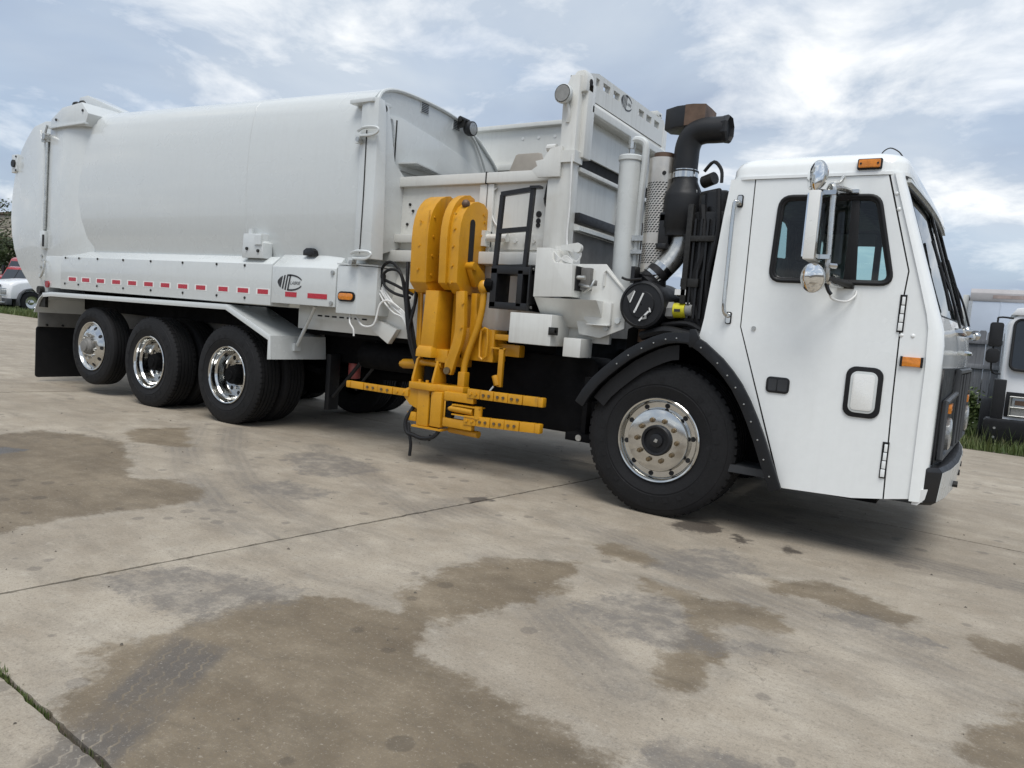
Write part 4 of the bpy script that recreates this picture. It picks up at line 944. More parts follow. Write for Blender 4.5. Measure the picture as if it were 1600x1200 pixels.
build('hydraulic_line', MB().tube([(-1.62, -.86, 1.70), (-1.52, -.88, 1.74), (-1.42, -.86, 1.70), (-1.3, -.86, 1.71), (-1.2, -.86, 1.74)], .02, 8), 'hopper', hs)
# ---- hopper far wall, tan baffle and front wall
hf_ = build('hopper_far_wall', MB().box(-3.3, -1.06, .86, .89, 1.6, 3.40), 'hopper', T)
build('top_flange', MB().box(-3.3, -1.06, .80, .93, 3.375, 3.42), 'hopper', hf_, .006)
build('stiffener', MB().box(-3.3, -1.06, .82, .859, 2.93, 3.0), 'hopper', hf_, .006)
for x in (-2.62, -2.42, -2.22): build('hole', MB().cyl((x, .8595, 3.27), (x, .853, 3.27), .017, n=10), 'sticker', hf_)
build('baffle', MB().prism([(-2.62, 2.60), (-2.45, 3.0), (-2.42, 3.01), (-2.18, 3.01), (-2.14, 3.0), (-2.0, 2.60)], 'y', .48, .50), 'tan', T, .01)
build('hopper_floor', MB().box(-2.92, -1.1, -.75, .86, 1.55, 1.6), 'greyunder', T)
ff = build('hopper_frame_post', MB().prism([(-1.22, 1.62), (-1.22, 2.42), (-1.15, 2.56), (-1.13, 2.62), (-1.14, 3.08), (-1.08, 3.22), (-1.0, 3.22), (-1.0, 1.62)], 'y', -.90, -.80), 'hopper', T, .008)
build('frame_channel', MB().box(-1.04, -.955, -.83, -.70, 2.60, 3.18), 'hopper', ff, .01)
build('torn_bracket', MB().prism([(-1.30, 2.44), (-1.36, 2.50), (-1.31, 2.53), (-1.33, 2.57), (-1.26, 2.58), (-1.2, 2.66), (-1.10, 2.68), (-1.1, 2.44)], 'y', -.93, -.905), 'hopper', ff, .003)
build('frame_clamp', MB().box(-1.18, -.98, -.925, -.79, 2.55, 2.64).cyl((-1.24, -.9, 2.67), (-1.16, -.9, 2.67), .03, n=10), 'hopper', ff)
build('frame_foot', MB().box(-1.1, -.96, -.908, -.72, 1.6, 1.9), 'hopper', ff, .01)
build('pull_cord', MB().tube([(-1.0, -.93, 2.60), (-.985, -.93, 2.2), (-.98, -.94, 1.95), (-.93, -.95, 1.82), (-.87, -.95, 1.78), (-.84, -.95, 1.84), (-.90, -.95, 1.88)], .008, 6), 'cable', ff)
bf = build('far_frame_post', MB().box(-1.14, -.98, .80, .90, 1.62, 3.26), 'hopper', T, .01)
build('lamp_bracket', MB().box(-1.1, -1.02, .90, .96, 2.95, 3.02), 'zinc', bf)
beam = plate('top_beam', [(-.84, 3.075), (-.86, 3.19), (-.80, 3.255), (-.62, 3.305), (.80, 3.315), (.86, 3.26), (.86, 3.075)],
             [[(a, 3.205), (b, 3.205), (b, 3.265), (a, 3.265)] for a, b in ((-.66, -.60), (-.53, -.40), (-.33, -.21), (.20, .32), (.38, .50), (.57, .69))], XA(-.985), (-.05, 0, 0), 'hopper', T)
build('beam_back', MB().box(-1.12, -1.05, -.84, .84, 3.1, 3.24), 'greyunder', beam)
build('beam_boss', MB().prism([(-1.10, 3.08), (-1.10, 3.19), (-1.05, 3.262), (-.98, 3.262), (-.955, 3.21), (-.955, 3.10)], 'y', -.868, -.74), 'hopper', beam, .015)
build('boss_hole', MB().cyl((-.955, -.80, 3.18), (-.95, -.80, 3.18), .025, n=12), 'dark', beam)
emblem('emblem', beam, lambda u, v: (-.9835, -.065+u*.9, 3.235+v*1.15), .13)
build('lip_channel', MB().prism([(-1.06, 2.955), (-1.06, 3.07), (-.99, 3.07), (-.955, 3.03), (-.955, 2.97), (-.97, 2.955)], 'y', -.74, .84), 'hopper', T, .006)
build('upper_front_panel', MB().box(-1.07, -1.05, -.84, .84, 2.66, 2.96), 'hopper', T)
lf_ = build('lower_front_panel', MB().box(-1.06, -1.035, -.80, .84, 2.19, 2.52), 'hopper', T)
build('panel_edge', MB().box(-1.06, -.985, -.80, .84, 2.50, 2.535), 'hopper', lf_, .006)
for y in (.06, .62): build('rib', MB().box(-1.035, -.985, y, y+.035, 2.19, 2.50), 'hopper', lf_, .004)
build('dark_slot', MB().box(-1.10, -1.08, -.80, .84, 2.50, 2.68), 'dark', T)
rb = build('rub_rail', MB().box(-1.05, -.96, -.80, .84, 2.105, 2.18), 'black', T, .006)
build('rub_strip', MB().box(-1.02, -.95, -.80, .84, 2.04, 2.07), 'cylgrey', rb)
build('packer_panel', MB().box(-1.07, -1.005, -.79, .84, 1.2, 2.035), 'greyunder', T)
dl = build('deck_lamp', MB().lathe([(.001, .05), (.05, .045), (.072, .01), (.075, -.02), (.068, -.03)], (-1.10, -.955, 3.06), 'y', 20, 1), 'cylgrey', T)
build('lens', MB().cyl((-1.10, -.982, 3.06), (-1.10, -.987, 3.06), .062, n=18), 'greysticker', dl)
build('lamp_stalk', MB().tube([(-1.09, -.92, 3.0), (-1.07, -.91, 2.93), (-1.08, -.90, 2.86)], .018, 6), 'hopper', dl)

# ================================================================ ram, intake, exhaust and air cleaner between hopper and cab
ram = build('ram_cylinder', MB().cyl((-.63, -.6, 1.40), (-.652, -.6, 2.62), .088, n=28), 'cylgrey', T, 0, 40)
build('ram_cap', MB().lathe([(.09, 0), (.098, .005), (.098, .035), (.088, .045), (.02, .05)], (-.652, -.6, 2.60), 'z', 28), 'cylgrey', ram)
build('ram_fitting', MB().cyl((-.652, -.6, 2.64), (-.652, -.6, 2.73), .022, n=10).cyl((-.652, -.6, 2.70), (-.652, -.6, 2.79), .03, n=8), 'brushed', ram)
build('ram_pipe', MB().tube([(-.65, -.6, 2.765), (-.60, -.6, 2.77), (-.545, -.6, 2.74), (-.53, -.6, 2.66), (-.535, -.6, 2.4), (-.54, -.6, 1.75)], .028, 10), 'cylgrey', ram)
build('ram_bands', MB().tube([(-.5, -.62, 2.12), (-.5, -.62, 1.6)], .012, 6, 0).box(-.56, -.46, -.66, -.58, 1.98, 2.02).box(-.56, -.46, -.66, -.58, 1.88, 1.91), 'zinc', ram)
# heat shield around the exhaust
hsx, hsy, hr = -.335, -.70, .105
mb = MB()
def arc(r, z, a0=180, a1=395, n=24): return [(hsx+r*math.cos(R(a0+(a1-a0)*i/n)), hsy+r*math.sin(R(a0+(a1-a0)*i/n)), z) for i in range(n+1)]
mb.loft([arc(hr, 1.70), arc(hr, 2.58)], False, False); mb.loft([arc(hr-.006, 1.70), arc(hr-.006, 2.58)], False, False); mb.loft([arc(hr, 2.58), arc(hr-.006, 2.58)], False, False)
sh = build('heat_shield', mb, 'shield', T, 0, 60)
sl = MB()
for z0, z1 in ((2.03, 2.40), (1.80, 1.94)):
    k = 0; z = z0
    while z < z1:
        for i in range(9):
            a = 196+i*13.5+(6.7 if k % 2 else 0)
            if a > 318: continue
            p = []
            for da, dz in ((-4.2, -.004), (4.2, -.004), (4.2, .005), (-4.2, .005)):
                p.append((hsx+(hr+.0012)*math.cos(R(a+da)), hsy+(hr+.0012)*math.sin(R(a+da)), z+dz+da*.0006))
            sl.add(p, [(0, 1, 2, 3)])
        z += .0172; k += 1
so = build('perforation', sl, 'dark', sh, angle=180); so['kind'] = 'stuff'
build('shield_hole', MB().cyl((hsx+.05, hsy-hr-.001+.012, 2.46), (hsx+.05, hsy-hr+.006, 2.46), .016, n=10), 'dark', sh)
build('exhaust_pipe', MB().cyl((hsx, hsy, 1.2), (hsx, hsy, 2.62), .075, n=20), 'rust', T)
build('shield_bracket', MB().box(-.24, -.17, -.74, -.60, 2.47, 2.55).box(-.24, -.15, -.7, -.55, 2.30, 2.42), 'rust', sh, .006)
build('muffler_elbow', MB().box(-.28, -.20, -.82, -.74, 1.93, 2.16).box(-.28, -.14, -.82, -.74, 2.10, 2.17).cyl((-.245, -.785, 1.90), (-.245, -.785, 1.94), .055, n=14), 'black', sh, .008)
# exhaust / pre-cleaner hood on its own stack
stx, sty = -.17, -.62
ph = build('exhaust_hood', MB().prism([(-.21, -.07), (-.21, .06), (-.10, .13), (.03, .145), (.11, .12), (.11, -.12), (.03, -.145), (-.10, -.13)], 'z', 0, .155), 'black', T, .008, 40, loc=(stx+.02, sty, 2.80))
build('hood_shroud', MB().loft([[(stx+.02+x*1.02, sty+y*1.02, z) for x, y in ((-.03, -.146), (.03, -.148), (.112, -.122), (.115, 0), (.112, .122), (.03, .148), (-.03, .146))] for z in (2.803, 2.952)], False, False), 'rust', T, 0)
build('hood_stack', MB().cyl((stx, sty, 2.3), (stx, sty, 2.82), .062, n=18), 'black', T)
# intake elbow and air duct
el = build('intake_elbow', MB().tube([(-.155, -.72, 2.47), (-.155, -.72, 2.56), (-.15, -.72, 2.66), (-.115, -.72, 2.735), (-.04, -.72, 2.765), (.05, -.72, 2.765), (.12, -.72, 2.765)], .092, 22), 'satinblack', T, 0, 50)
mouth = MB().loft([[(.105+dx, -.72+r*math.cos(2*math.pi*i/8+.39), 2.765+r*math.sin(2*math.pi*i/8+.39)) for i in range(8)] for dx, r in ((0, .094), (.035, .10), (.05, .09), (.02, .08))])
build('mouth_screen', mouth, 'satinblack', el)
ck = build('clamp', MB().cyl((-.15, -.72, 2.425), (-.15, -.72, 2.485), .094, n=22), 'chrome', T)
build('clamp_band', MB().cyl((-.15, -.72, 2.468), (-.15, -.72, 2.478), .098, n=22), 'bolt', ck)
dc = build('intake_canister', MB().lathe([(.09, 2.43), (.092, 2.40), (.135, 2.31), (.14, 2.29), (.14, 2.06), (.132, 2.05), (.13, 2.0), (.09, 1.99)], (-.145, -.72, 0), 'z', 28, 1, True), 'satinblack', T, 0, 40)
build('canister_edge', MB().cyl((-.02, -.78, 2.05), (-.03, -.78, 2.33), .004, n=6), 'zinc', dc)
pp = build('intake_pipe', MB().tube([(-.125, -.73, 2.02), (-.13, -.74, 1.93), (-.16, -.77, 1.84), (-.215, -.81, 1.755), (-.26, -.85, 1.69)], .078, 22), 'pipe', T, 0, 50)
build('hose_clamp', MB().cyl((-.215, -.82, 1.765), (-.235, -.835, 1.735), .084, n=22), 'chrome', pp)
build('rubber_sleeve', MB().cyl((-.232, -.832, 1.737), (-.30, -.88, 1.64), .086, n=22), 'rubber', pp)
build('hose_clamp', MB().cyl((-.262, -.855, 1.697), (-.275, -.864, 1.68), .089, n=22), 'chrome', pp)
ac = build('air_cleaner', MB().lathe([(.17, .0), (.178, .03), (.178, .42), (.16, .44), (.02, .44)], (-.285, -.985, 1.475), 'y', 36), 'satinblack', T, 0, 40)
build('cleaner_neck', MB().cyl((-.28, -.82, 1.56), (-.28, -.86, 1.72), .10, n=20), 'satinblack', ac)
cpp = build('cleaner_cap', MB().lathe([(.176, .012), (.172, -.008), (.155, -.016), (.15, -.008), (.10, -.010), (.095, -.018), (.005, -.02)], (-.285, -.985, 1.475), 'y', 40), 'satinblack', ac, 0, 25)
def ap(u, v, d=.0205):
    a = R(0); return (-.285+u, -.985-d, 1.475+v)
def sticker(name, pts, mat):
    m_ = MB(); m_.prism([(-.285+u, 1.475+v) for u, v in pts], 'y', -1.0085, -1.006); build(name, m_, mat, cpp)
sticker('label', [(-.115, .055), (-.06, .105), (-.092, .012)], 'greysticker')
sticker('label', [(-.092, .012), (-.06, .098), (-.052, .092), (-.084, .01)], 'sticker')
sticker('label', [(.005, .085), (.018, .083), (-.035, -.05), (-.05, -.047)], 'sticker')
sticker('label', [(-.055, -.048), (-.036, -.045), (-.042, -.062), (-.052, -.062)], 'sticker')
sticker('label', [(-.01, -.115), (.06, -.04), (.068, -.05), (0.0, -.122)], 'sticker')
sticker('label', [(.062, -.018), (.072, -.022), (.082, -.05), (.07, -.052)], 'sticker')
sticker('label', [(.02, -.078), (.05, -.075), (.052, -.10), (.02, -.108)], 'greysticker')
build('cleaner_latch', MB().box(-.39, -.36, -1.0, -.9, 1.63, 1.75).tube([(-.46, -.99, 1.665), (-.40, -1.0, 1.65), (-.30, -1.0, 1.66)], .01, 6), 'black', ac)
# engine, radiator and piping behind the cab
en = build('engine_block', MB().prism([(-.55, .85), (-.55, 1.3), (-.25, 1.4), (-.1, 1.6), (.0, 1.75), (.22, 1.78), (.24, .85)], 'y', -.62, .7), 'frame', T, .03)
build('radiator_tank', MB().cyl((.14, -.74, 1.42), (.14, -.74, 2.30), .12, n=18), 'black', en)
build('fan_shroud', MB().box(.0, .24, -.9, -.3, 1.3, 2.16), 'satinblack', en, .03)
build('shroud_tank', MB().prism([(.02, 2.16), (.02, 2.28), (.08, 2.32), (.2, 2.32), (.25, 2.26), (.25, 2.16)], 'y', -.82, -.4), 'satinblack', en, .02)
build('valve_cluster', MB().cyl((-.01, -.7, 2.40), (.08, -.74, 2.42), .045, n=14).cyl((.0, -.72, 2.30), (.14, -.78, 2.31), .03, n=10).box(-.02, .1, -.76, -.66, 2.22, 2.30).tube([(0, -.74, 2.47), (.07, -.76, 2.53), (.13, -.76, 2.47), (.14, -.76, 2.38)], .013, 6), 'bolt', en)
build('coolant_pipe', MB().tube([(.06, -.88, 2.2), (.10, -.90, 1.9), (.05, -.90, 1.6), (.12, -.88, 1.35)], .03, 8), 'hose', en)
for k in range(5): build('cooling_fin', MB().box(.03+.045*k, .045+.045*k, -.93, -.901, 1.4, 2.1), 'black', en)
build('mount_bracket', MB().box(-.03, .1, -.94, -.9, 1.62, 1.68).box(.02, .2, -.95, -.9, 1.94, 1.98).box(-.02, .02, -.95, -.9, 1.5, 2.2), 'bolt', en, .004)
build('coolant_pipe', MB().tube([(.18, -.93, 2.3), (.21, -.95, 2.0), (.17, -.95, 1.7), (.2, -.93, 1.4)], .018, 8), 'hose', en)
build('coolant_pipe', MB().tube([(-.05, -.86, 2.0), (.02, -.88, 1.75), (-.04, -.9, 1.55)], .022, 8), 'hose', en)
fl_ = build('oil_filter', MB().cyl((-.065, -.9, 1.45), (.02, -.9, 1.455), .055, n=20), 'yellowlabel', T)
build('filter_base', MB().cyl((-.12, -.9, 1.447), (-.066, -.9, 1.45), .062, n=6).cyl((.021, -.9, 1.455), (.07, -.9, 1.457), .045, n=16), 'greysticker', fl_)
build('filter_print', MB().box(-.05, -.005, -.9575, -.9555, 1.44, 1.46), 'print', fl_)
build('bracket_plate', MB().box(-.06, .02, -.95, -.9, 1.56, 1.60).box(.02, .05, -.93, -.9, 1.5, 1.51), 'sticker', T)
build('hose_bundle', MB().tube([(-.3, -.9, 1.25), (-.1, -.95, 1.30), (.1, -.95, 1.28), (.22, -.9, 1.33)], .035, 8).tube([(-.15, -.9, 1.34), (.05, -.93, 1.36), (.2, -.95, 1.30)], .02, 8), 'hose', T)

# ================================================================ brackets and boxes below the hopper front
bp_ = build('bracket_plate', MB().prism([(-.95, 1.70), (-.93, 1.76), (-.62, 1.765), (-.43, 1.565), (-.425, 1.29), (-.62, 1.205), (-.80, 1.225)], 'y', -.95, -.93), 'hopper', T, .004)
build('bracket_edge', MB().tube([(-.62, -.955, 1.60), (-.62, -.955, 1.70), (-.605, -.955, 1.72), (-.43, -.955, 1.555)], .009, 6, 0), 'hopper', bp_)
build('stiffener', MB().box(-.71, -.53, -1.02, -.951, 1.30, 1.31).prism([(-.75, 1.34), (-.75, 1.45), (-.70, 1.49), (-.53, 1.475), (-.53, 1.30), (-.70, 1.30)], 'y', -.985, -.951), 'hopper', bp_, .004)
for x, z in ((-.48, 1.345), (-.57, 1.285)): build('bolt', MB().cyl((x, -.95, z), (x, -.97, z), .022, n=8), 'cylgrey', bp_)
sb = build('valve_box', MB().prism([(-1.15, 1.485), (-1.15, 1.865), (-1.03, 1.865), (-1.0, 1.78), (-.98, 1.755), (-.825, 1.745), (-.812, 1.50)], 'y', -1.1, -.80), 'hopper', T, .006)
build('valve_opening', MB().box(-.813, -.806, -1.06, -.84, 1.55, 1.735), 'dark', sb)
build('valve', MB().box(-.80, -.72, -1.0, -.85, 1.56, 1.73).cyl((-.72, -.93, 1.62), (-.68, -.93, 1.62), .03, n=10), 'greyunder', sb, .005)
build('valve_fittings', MB().cyl((-.806, -1.04, 1.65), (-.74, -1.04, 1.65), .018, n=8).cyl((-.806, -1.0, 1.60), (-.70, -1.0, 1.58), .014, n=8).tube([(-.76, -1.0, 1.54), (-.70, -1.02, 1.58), (-.68, -1.0, 1.64)], .01, 6), 'zinc', sb)
build('box_tray', MB().prism([(-1.1, 1.484), (-.80, 1.484), (-.80, 1.27), (-.90, 1.27)], 'x', -1.14, -.60), 'hopper', sb, .004)
build('rod_eye', MB().prism([(-1.0, 1.87), (-1.0, 1.90), (-.86, 1.92), (-.83, 1.90), (-.83, 1.86), (-.86, 1.84)], 'y', -.98, -.95).cyl((-.86, -.985, 1.88), (-.86, -.945, 1.88), .035, n=14), 'hopper', sb)
for k in range(5):
    build('wire', MB().tube([(-1.02, -1.05, 1.84-.01*k), (-.96, -1.09, 1.80-.012*k), (-.91, -1.07, 1.77+.01*k), (-.85, -1.05, 1.755+.004*k)], .0042, 5), 'cable', sb)
tb = build('tool_box', MB().box(-1.316, -.935, -1.15, -.86, 1.115, 1.355), 'hopper', T, .008)
build('box_latch', MB().box(-.955, -.90, -1.158, -1.10, 1.20, 1.26).box(-.93, -.90, -1.17, -1.12, 1.215, 1.245), 'bolt', tb, .004)
build('small_box', MB().box(-.87, -.72, -1.06, -.86, 1.045, 1.19), 'hopper', T, .006)
build('tray_skirt', MB().box(-1.3, -.58, -.86, -.82, 1.16, 1.29), 'hopper', T, .006)

# ================================================================ black folding ladder
ld = build('ladder', MB().tube([(-1.56, -1.05, 1.70), (-1.535, -1.05, 2.285)], .024, 4, 0).tube([(-1.275, -1.05, 1.70), (-1.252, -1.05, 2.33)], .024, 4, 0), 'black', T, 0, 20)
for z, dz in ((2.29, .03), (1.995, .02), (1.705, .015)):
    build('rung', MB().tube([(-1.545, -1.05, z), (-1.26, -1.05, z+dz)], .026, 4, 0), 'black', ld, 0, 20)
build('hook', MB().box(-1.27, -1.18, -1.08, -1.02, 2.325, 2.345), 'black', ld)
bx_ = MB().box(-1.575, -1.515, -1.08, -.88, 1.385, 1.70).box(-1.575, -1.19, -1.08, -.88, 1.655, 1.715).box(-1.575, -1.19, -1.08, -.88, 1.375, 1.43).box(-1.32, -1.27, -1.08, -.88, 1.40, 1.69)
build('step_frame', bx_, 'black', ld, .004)
sp_ = build('side_plate', MB().box(-1.205, -1.19, -1.10, -.86, 1.37, 1.725), 'black', ld, .003)
for y, z in ((-1.06, 1.70), (-.9, 1.70), (-1.06, 1.40), (-.9, 1.40), (-.9, 1.55), (-.9, 1.50)): build('bolt', MB().cyl((-1.19, y, z), (-1.18, y, z), .012, n=8), 'zinc', sp_)

# ================================================================ yellow lifting arm
arm = MB()
def yz(pts, x0, x1): return MB().prism(pts, 'x', x0, x1)
cov_p = [(-1.11, 1.47), (-1.195, 1.55), (-1.208, 1.90), (-1.203, 2.0), (-1.188, 2.08), (-1.16, 2.155), (-1.12, 2.215), (-1.065, 2.265), (-1.0, 2.297), (-.93, 2.31), (-.86, 2.29), (-.84, 2.2), (-.84, 1.47)]
cov_q = [(-1.09, 1.475), (-1.18, 1.56), (-1.185, 1.93), (-1.176, 2.04), (-1.15, 2.12), (-1.10, 2.185), (-1.03, 2.235), (-.95, 2.255), (-.87, 2.25), (-.81, 2.21), (-.785, 2.12), (-.785, 1.475)]
A = build('arm_cover', yz(cov_p, -2.33, -2.155), 'yellow', T, .009, 30); tag(A, 'yellow rounded cover of the lifting arm, nearer the tailgate')
build('cover_flange', yz([(y*1.0-.006, z) for y, z in cov_p[1:10]]+[(-.90, 2.2), (-.9, 1.6)], -2.157, -2.147), 'yellow', A, .005, 40)
for z in (1.62, 1.78, 1.94, 2.1): build('bolt', MB().cyl((-2.147, -1.14, z), (-2.139, -1.14, z), .011, n=8), 'yellow', A)
for z in (1.66, 1.86, 2.06): build('bolt', MB().cyl((-2.24, -1.205, z), (-2.24, -1.213, z), .011, n=8), 'yellow', A)
B = build('arm_cover', yz(cov_q, -1.945, -1.84), 'yellow', T, .008, 30)
rimp = cov_p[1:12]
fl2 = yz([(y-.004, z+.004) for y, z in rimp]+[(y*.93-.0, z-.05) for y, z in reversed(rimp)], -2.02, -1.945)
build('cover_hood', fl2, 'yellow', B, .006, 30)
build('slot_opening', yz([(-1.018+.033*math.cos(R(a)), 2.065+.033*math.sin(R(a))) for a in range(0, 181, 30)]+[(-1.05, 1.72), (-.985, 1.72)], -1.8405, -1.834), 'dark', B)
for z in (1.56, 1.70, 1.86, 2.0, 2.12): build('bolt', MB().cyl((-1.895, -1.18, z), (-1.895, -1.194, z), .011, n=8), 'yellow', B)
build('slider_block', yz([(-1.06, 1.66), (-1.08, 1.72), (-1.03, 1.75), (-.96, 1.72), (-.86, 1.66), (-.86, 1.56), (-.98, 1.54)], -1.835, -1.78), 'yellow', B, .012)
build('slider_pin', MB().cyl((-1.84, -1.05, 1.71), (-1.76, -1.05, 1.71), .032, n=14), 'yellow', B)
build('cover_pin', MB().ball((-1.87, -1.09, 2.215), .035), 'rust', B)
for y, z in ((-.86, 2.16), (-.84, 2.10), (-.87, 1.98), (-.82, 1.9)): build('bolt', MB().cyl((-1.84, y, z), (-1.832, y, z), .014, n=8), 'yellow', B)
build('cover_bridge', yz([(-.93, 1.52), (-.93, 2.20), (-.90, 2.26), (-.845, 2.24), (-.845, 1.5)], -2.146, -1.96), 'yellow', A, .01, 40)
build('weld_bead', MB().tube([(-2.16, -1.197, 1.6), (-2.16, -1.205, 2.0), (-2.16, -1.195, 2.15)], .006, 6), 'yellow', A)
# mast
ms = build('arm_mast', MB().loft([[(x, y, z) for x, y in ((-2.215+d, -1.10), (-2.19+d, -1.165), (-2.05+d, -1.165), (-2.04+d, -1.13), (-2.04+d, -.90), (-2.2+d, -.88))] for z, d in ((.98, -.005), (1.49, 0.02))]), 'yellow', T, .006, 30)
build('mast_collar', MB().loft([[(-2.135+(x+2.125)*q, -1.03+(y+1.03)*q, z) for x, y in ((-2.215, -1.10), (-2.19, -1.175), (-2.05, -1.175), (-2.04, -1.14), (-2.04, -.9), (-2.2, -.88))] for z, q in ((.925, 1.16), (.985, 1.14), (1.02, 1.0))]), 'yellow', ms, .006)
build('mast_end', MB().box(-2.06, -1.93, -1.12, -.92, .89, 1.0), 'yellow', ms, .008)
build('mast_guide', MB().box(-2.28, -2.22, -1.02, -.92, .95, 1.5), 'yellow', ms, .01)
for k in range(2): build('guide_rod', MB().cyl((-2.31-.05*k, -1.03+.03*k, .98), (-2.33-.05*k, -1.02+.03*k, 1.47), .014, n=10), 'yellow', ms)
# flat curved link and tubular link
def strip(pts, w, y0, y1):
    L = []; Rr = []
    for i, p in enumerate(pts):
        a = Vector(pts[max(i-1, 0)]); b = Vector(pts[min(i+1, len(pts)-1)]); d = (b-a).normalized(); n = Vector((-d.y, d.x))
        ww = w[i] if isinstance(w, list) else w; q = Vector(p); L.append(tuple(q+n*ww)); Rr.append(tuple(q-n*ww))
    return MB().prism(L+Rr[::-1], 'y', y0, y1)
k1 = build('arm_link', strip([(-1.835, 1.50), (-1.828, 1.38), (-1.82, 1.25), (-1.82, 1.16), (-1.835, 1.07), (-1.868, .97), (-1.90, .88), (-1.912, .80)], [.045, .045, .047, .047, .046, .044, .048, .038], -1.13, -1.08), 'yellow', T, .01, 40)
build('link_web', strip([(-1.77, 1.49), (-1.765, 1.35), (-1.75, 1.2), (-1.77, 1.08)], [.03, .03, .045, .03], -1.02, -.95), 'yellow', k1, .008, 40)
build('link_pin', MB().cyl((-1.908, -1.15, .83), (-1.908, -1.05, .83), .03, n=14), 'brass', k1)
for z in (1.2, 1.4): build('bolt', MB().cyl((-1.795, -1.13, z), (-1.795, -1.142, z), .012, n=8), 'yellow', k1)
k2 = build('arm_rod', MB().tube([(-1.645, -1.06, 1.50), (-1.65, -1.06, 1.38), (-1.68, -1.06, 1.22), (-1.745, -1.06, 1.04), (-1.785, -1.06, .90), (-1.79, -1.06, .80)], .028, 14), 'yellow', T, 0, 50)
build('rod_ball', MB().ball((-1.645, -1.07, 1.545), .048, (1, 1, 1.2)), 'yellow', k2)
build('rod_knuckle', MB().cyl((-1.63, -1.05, 1.56), (-1.56, -1.04, 1.56), .06, n=10).cyl((-1.58, -1.05, 1.56), (-1.56, -1.05, 1.43), .03, .012, n=8), 'frame', k2, .006)
build('rod_boot', MB().box(-1.826, -1.755, -1.095, -1.02, .70, .83), 'yellow', k2, .01)
# pivot yoke
yk = build('pivot_yoke', MB().prism([(-2.27, -1.19), (-2.02, -1.20), (-1.98, -1.14), (-1.75, -1.11), (-1.74, -1.02), (-2.0, -.96), (-2.27, -.96)], 'z', .645, .705), 'yellow', T, .01)
for x in (-2.25, -2.03):
    build('yoke_ear', yz([(-1.17, .70), (-1.17, .735), (-1.12, .90), (-1.085, .925), (-1.05, .91), (-.99, .735), (-.99, .70)], x-.012, x+.012), 'yellow', yk, .006)
build('yoke_pin', MB().cyl((-2.27, -1.085, .87), (-2.0, -1.085, .87), .028, n=14), 'yellow', yk)
build('yoke_motor', MB().cyl((-2.14, -1.05, .70), (-2.14, -1.05, .84), .065, n=16), 'frame', yk)
for x, y in ((-2.19, -1.14), (-2.1, -1.15), (-2.06, -1.12)): build('bolt', MB().cyl((x, y, .704), (x, y, .728), .014, n=8), 'yellow', yk)
# gripper
gp = build('gripper_block', MB().box(-2.18, -2.055, -1.17, -.98, .335, .645).box(-2.035, -1.92, -1.17, -.98, .345, .645), 'yellow', T, .01)
build('block_gap', MB().box(-2.054, -2.036, -1.15, -1.0, .36, .63), 'frame', gp)
build('base_plate', MB().box(-2.22, -1.90, -1.18, -.96, .318, .334), 'yellow', gp)
fb = build('finger_bracket', MB().box(-1.90, -1.60, -1.165, -1.11, .585, .66).box(-1.90, -1.60, -1.165, -1.11, .365, .44).box(-1.90, -1.86, -1.16, -1.05, .44, .585), 'yellow', gp, .008)
build('roller', MB().tube([(-1.87, -1.12, .51), (-1.80, -1.15, .525), (-1.6, -1.15, .52)], .03, 12).cyl((-1.55, -1.15, .47), (-1.55, -1.15, .57), .035, n=12).box(-1.8, -1.52, -1.18, -1.10, .475, .485).box(-1.8, -1.52, -1.18, -1.10, .555, .565), 'yellow', gp, 0)
build('bracket_slot', MB().prism(rrect(-1.855, -1.81, .475, .55, .015), 'y', -1.1665, -1.1605).box(-1.88, -1.81, -1.16, -1.12, .445, .58), 'frame', gp)
def finger(x0, x1, z0, z1, y, segs, h, tipw, bend):
    n = segs; first = None
    for i in range(n):
        a = x0+(x1-x0)*i/n; b = x0+(x1-x0)*(i+1)/n; za = z0+(z1-z0)*i/n; zb = z0+(z1-z0)*(i+1)/n
        ya = y+bend*(i/n)**2; yb = y+bend*((i+1)/n)**2; d = .004 if i % 2 else 0; g_ = .003*(1 if x1 > x0 else -1)
        m_ = MB(); v = []
        for xx, zz, yy in ((a+g_, za, ya), (b-g_, zb, yb)):
            v += [(xx, yy-.02-d, zz-h/2), (xx, yy-.02-d, zz+h/2), (xx, yy+.02, zz+h/2), (xx, yy+.02, zz-h/2)]
        m_.add(v, [(0, 1, 2, 3), (4, 7, 6, 5), (0, 4, 5, 1), (1, 5, 6, 2), (2, 6, 7, 3), (3, 7, 4, 0)])
        s = build('finger_segment', m_, 'yellow', gp, .004)
        if i < n-1:
            for f in (.3, .7):
                bx = a+(b-a)*f; by = ya+(yb-ya)*f; bz = za+(zb-za)*f
                build('bolt', MB().cyl((bx, by-.021-d, bz), (bx, by-.031-d, bz), .012, n=8), 'brass' if i else 'yellow', gp)
    xe, ye, ze = x1, y+bend, z1; s_ = 1 if x1 > x0 else -1
    build('finger_tip', MB().box(min(xe, xe+s_*.05), max(xe, xe+s_*.05), ye-.028, ye+.03, ze-h/2, ze+h/2), 'yellow', gp, .01)
finger(-1.66, -1.02, .672, .672, -1.155, 5, .075, 0, .06)
finger(-1.68, -1.03, .448, .465, -1.155, 5, .078, 0, .06)
finger(-2.28, -3.02, .60, .592, -1.155, 4, .062, 0, .05)
build('finger_root', MB().prism([(-2.34, .56), (-2.34, .63), (-2.28, .655), (-2.18, .655), (-2.18, .47), (-2.27, .50)], 'y', -1.16, -1.08).box(-2.30, -2.2, -1.15, -1.02, .36, .44), 'yellow', gp, .008)
build('gripper_motor', MB().cyl((-2.24, -1.0, .45), (-2.24, -1.1, .45), .05, n=12), 'yellow', gp)
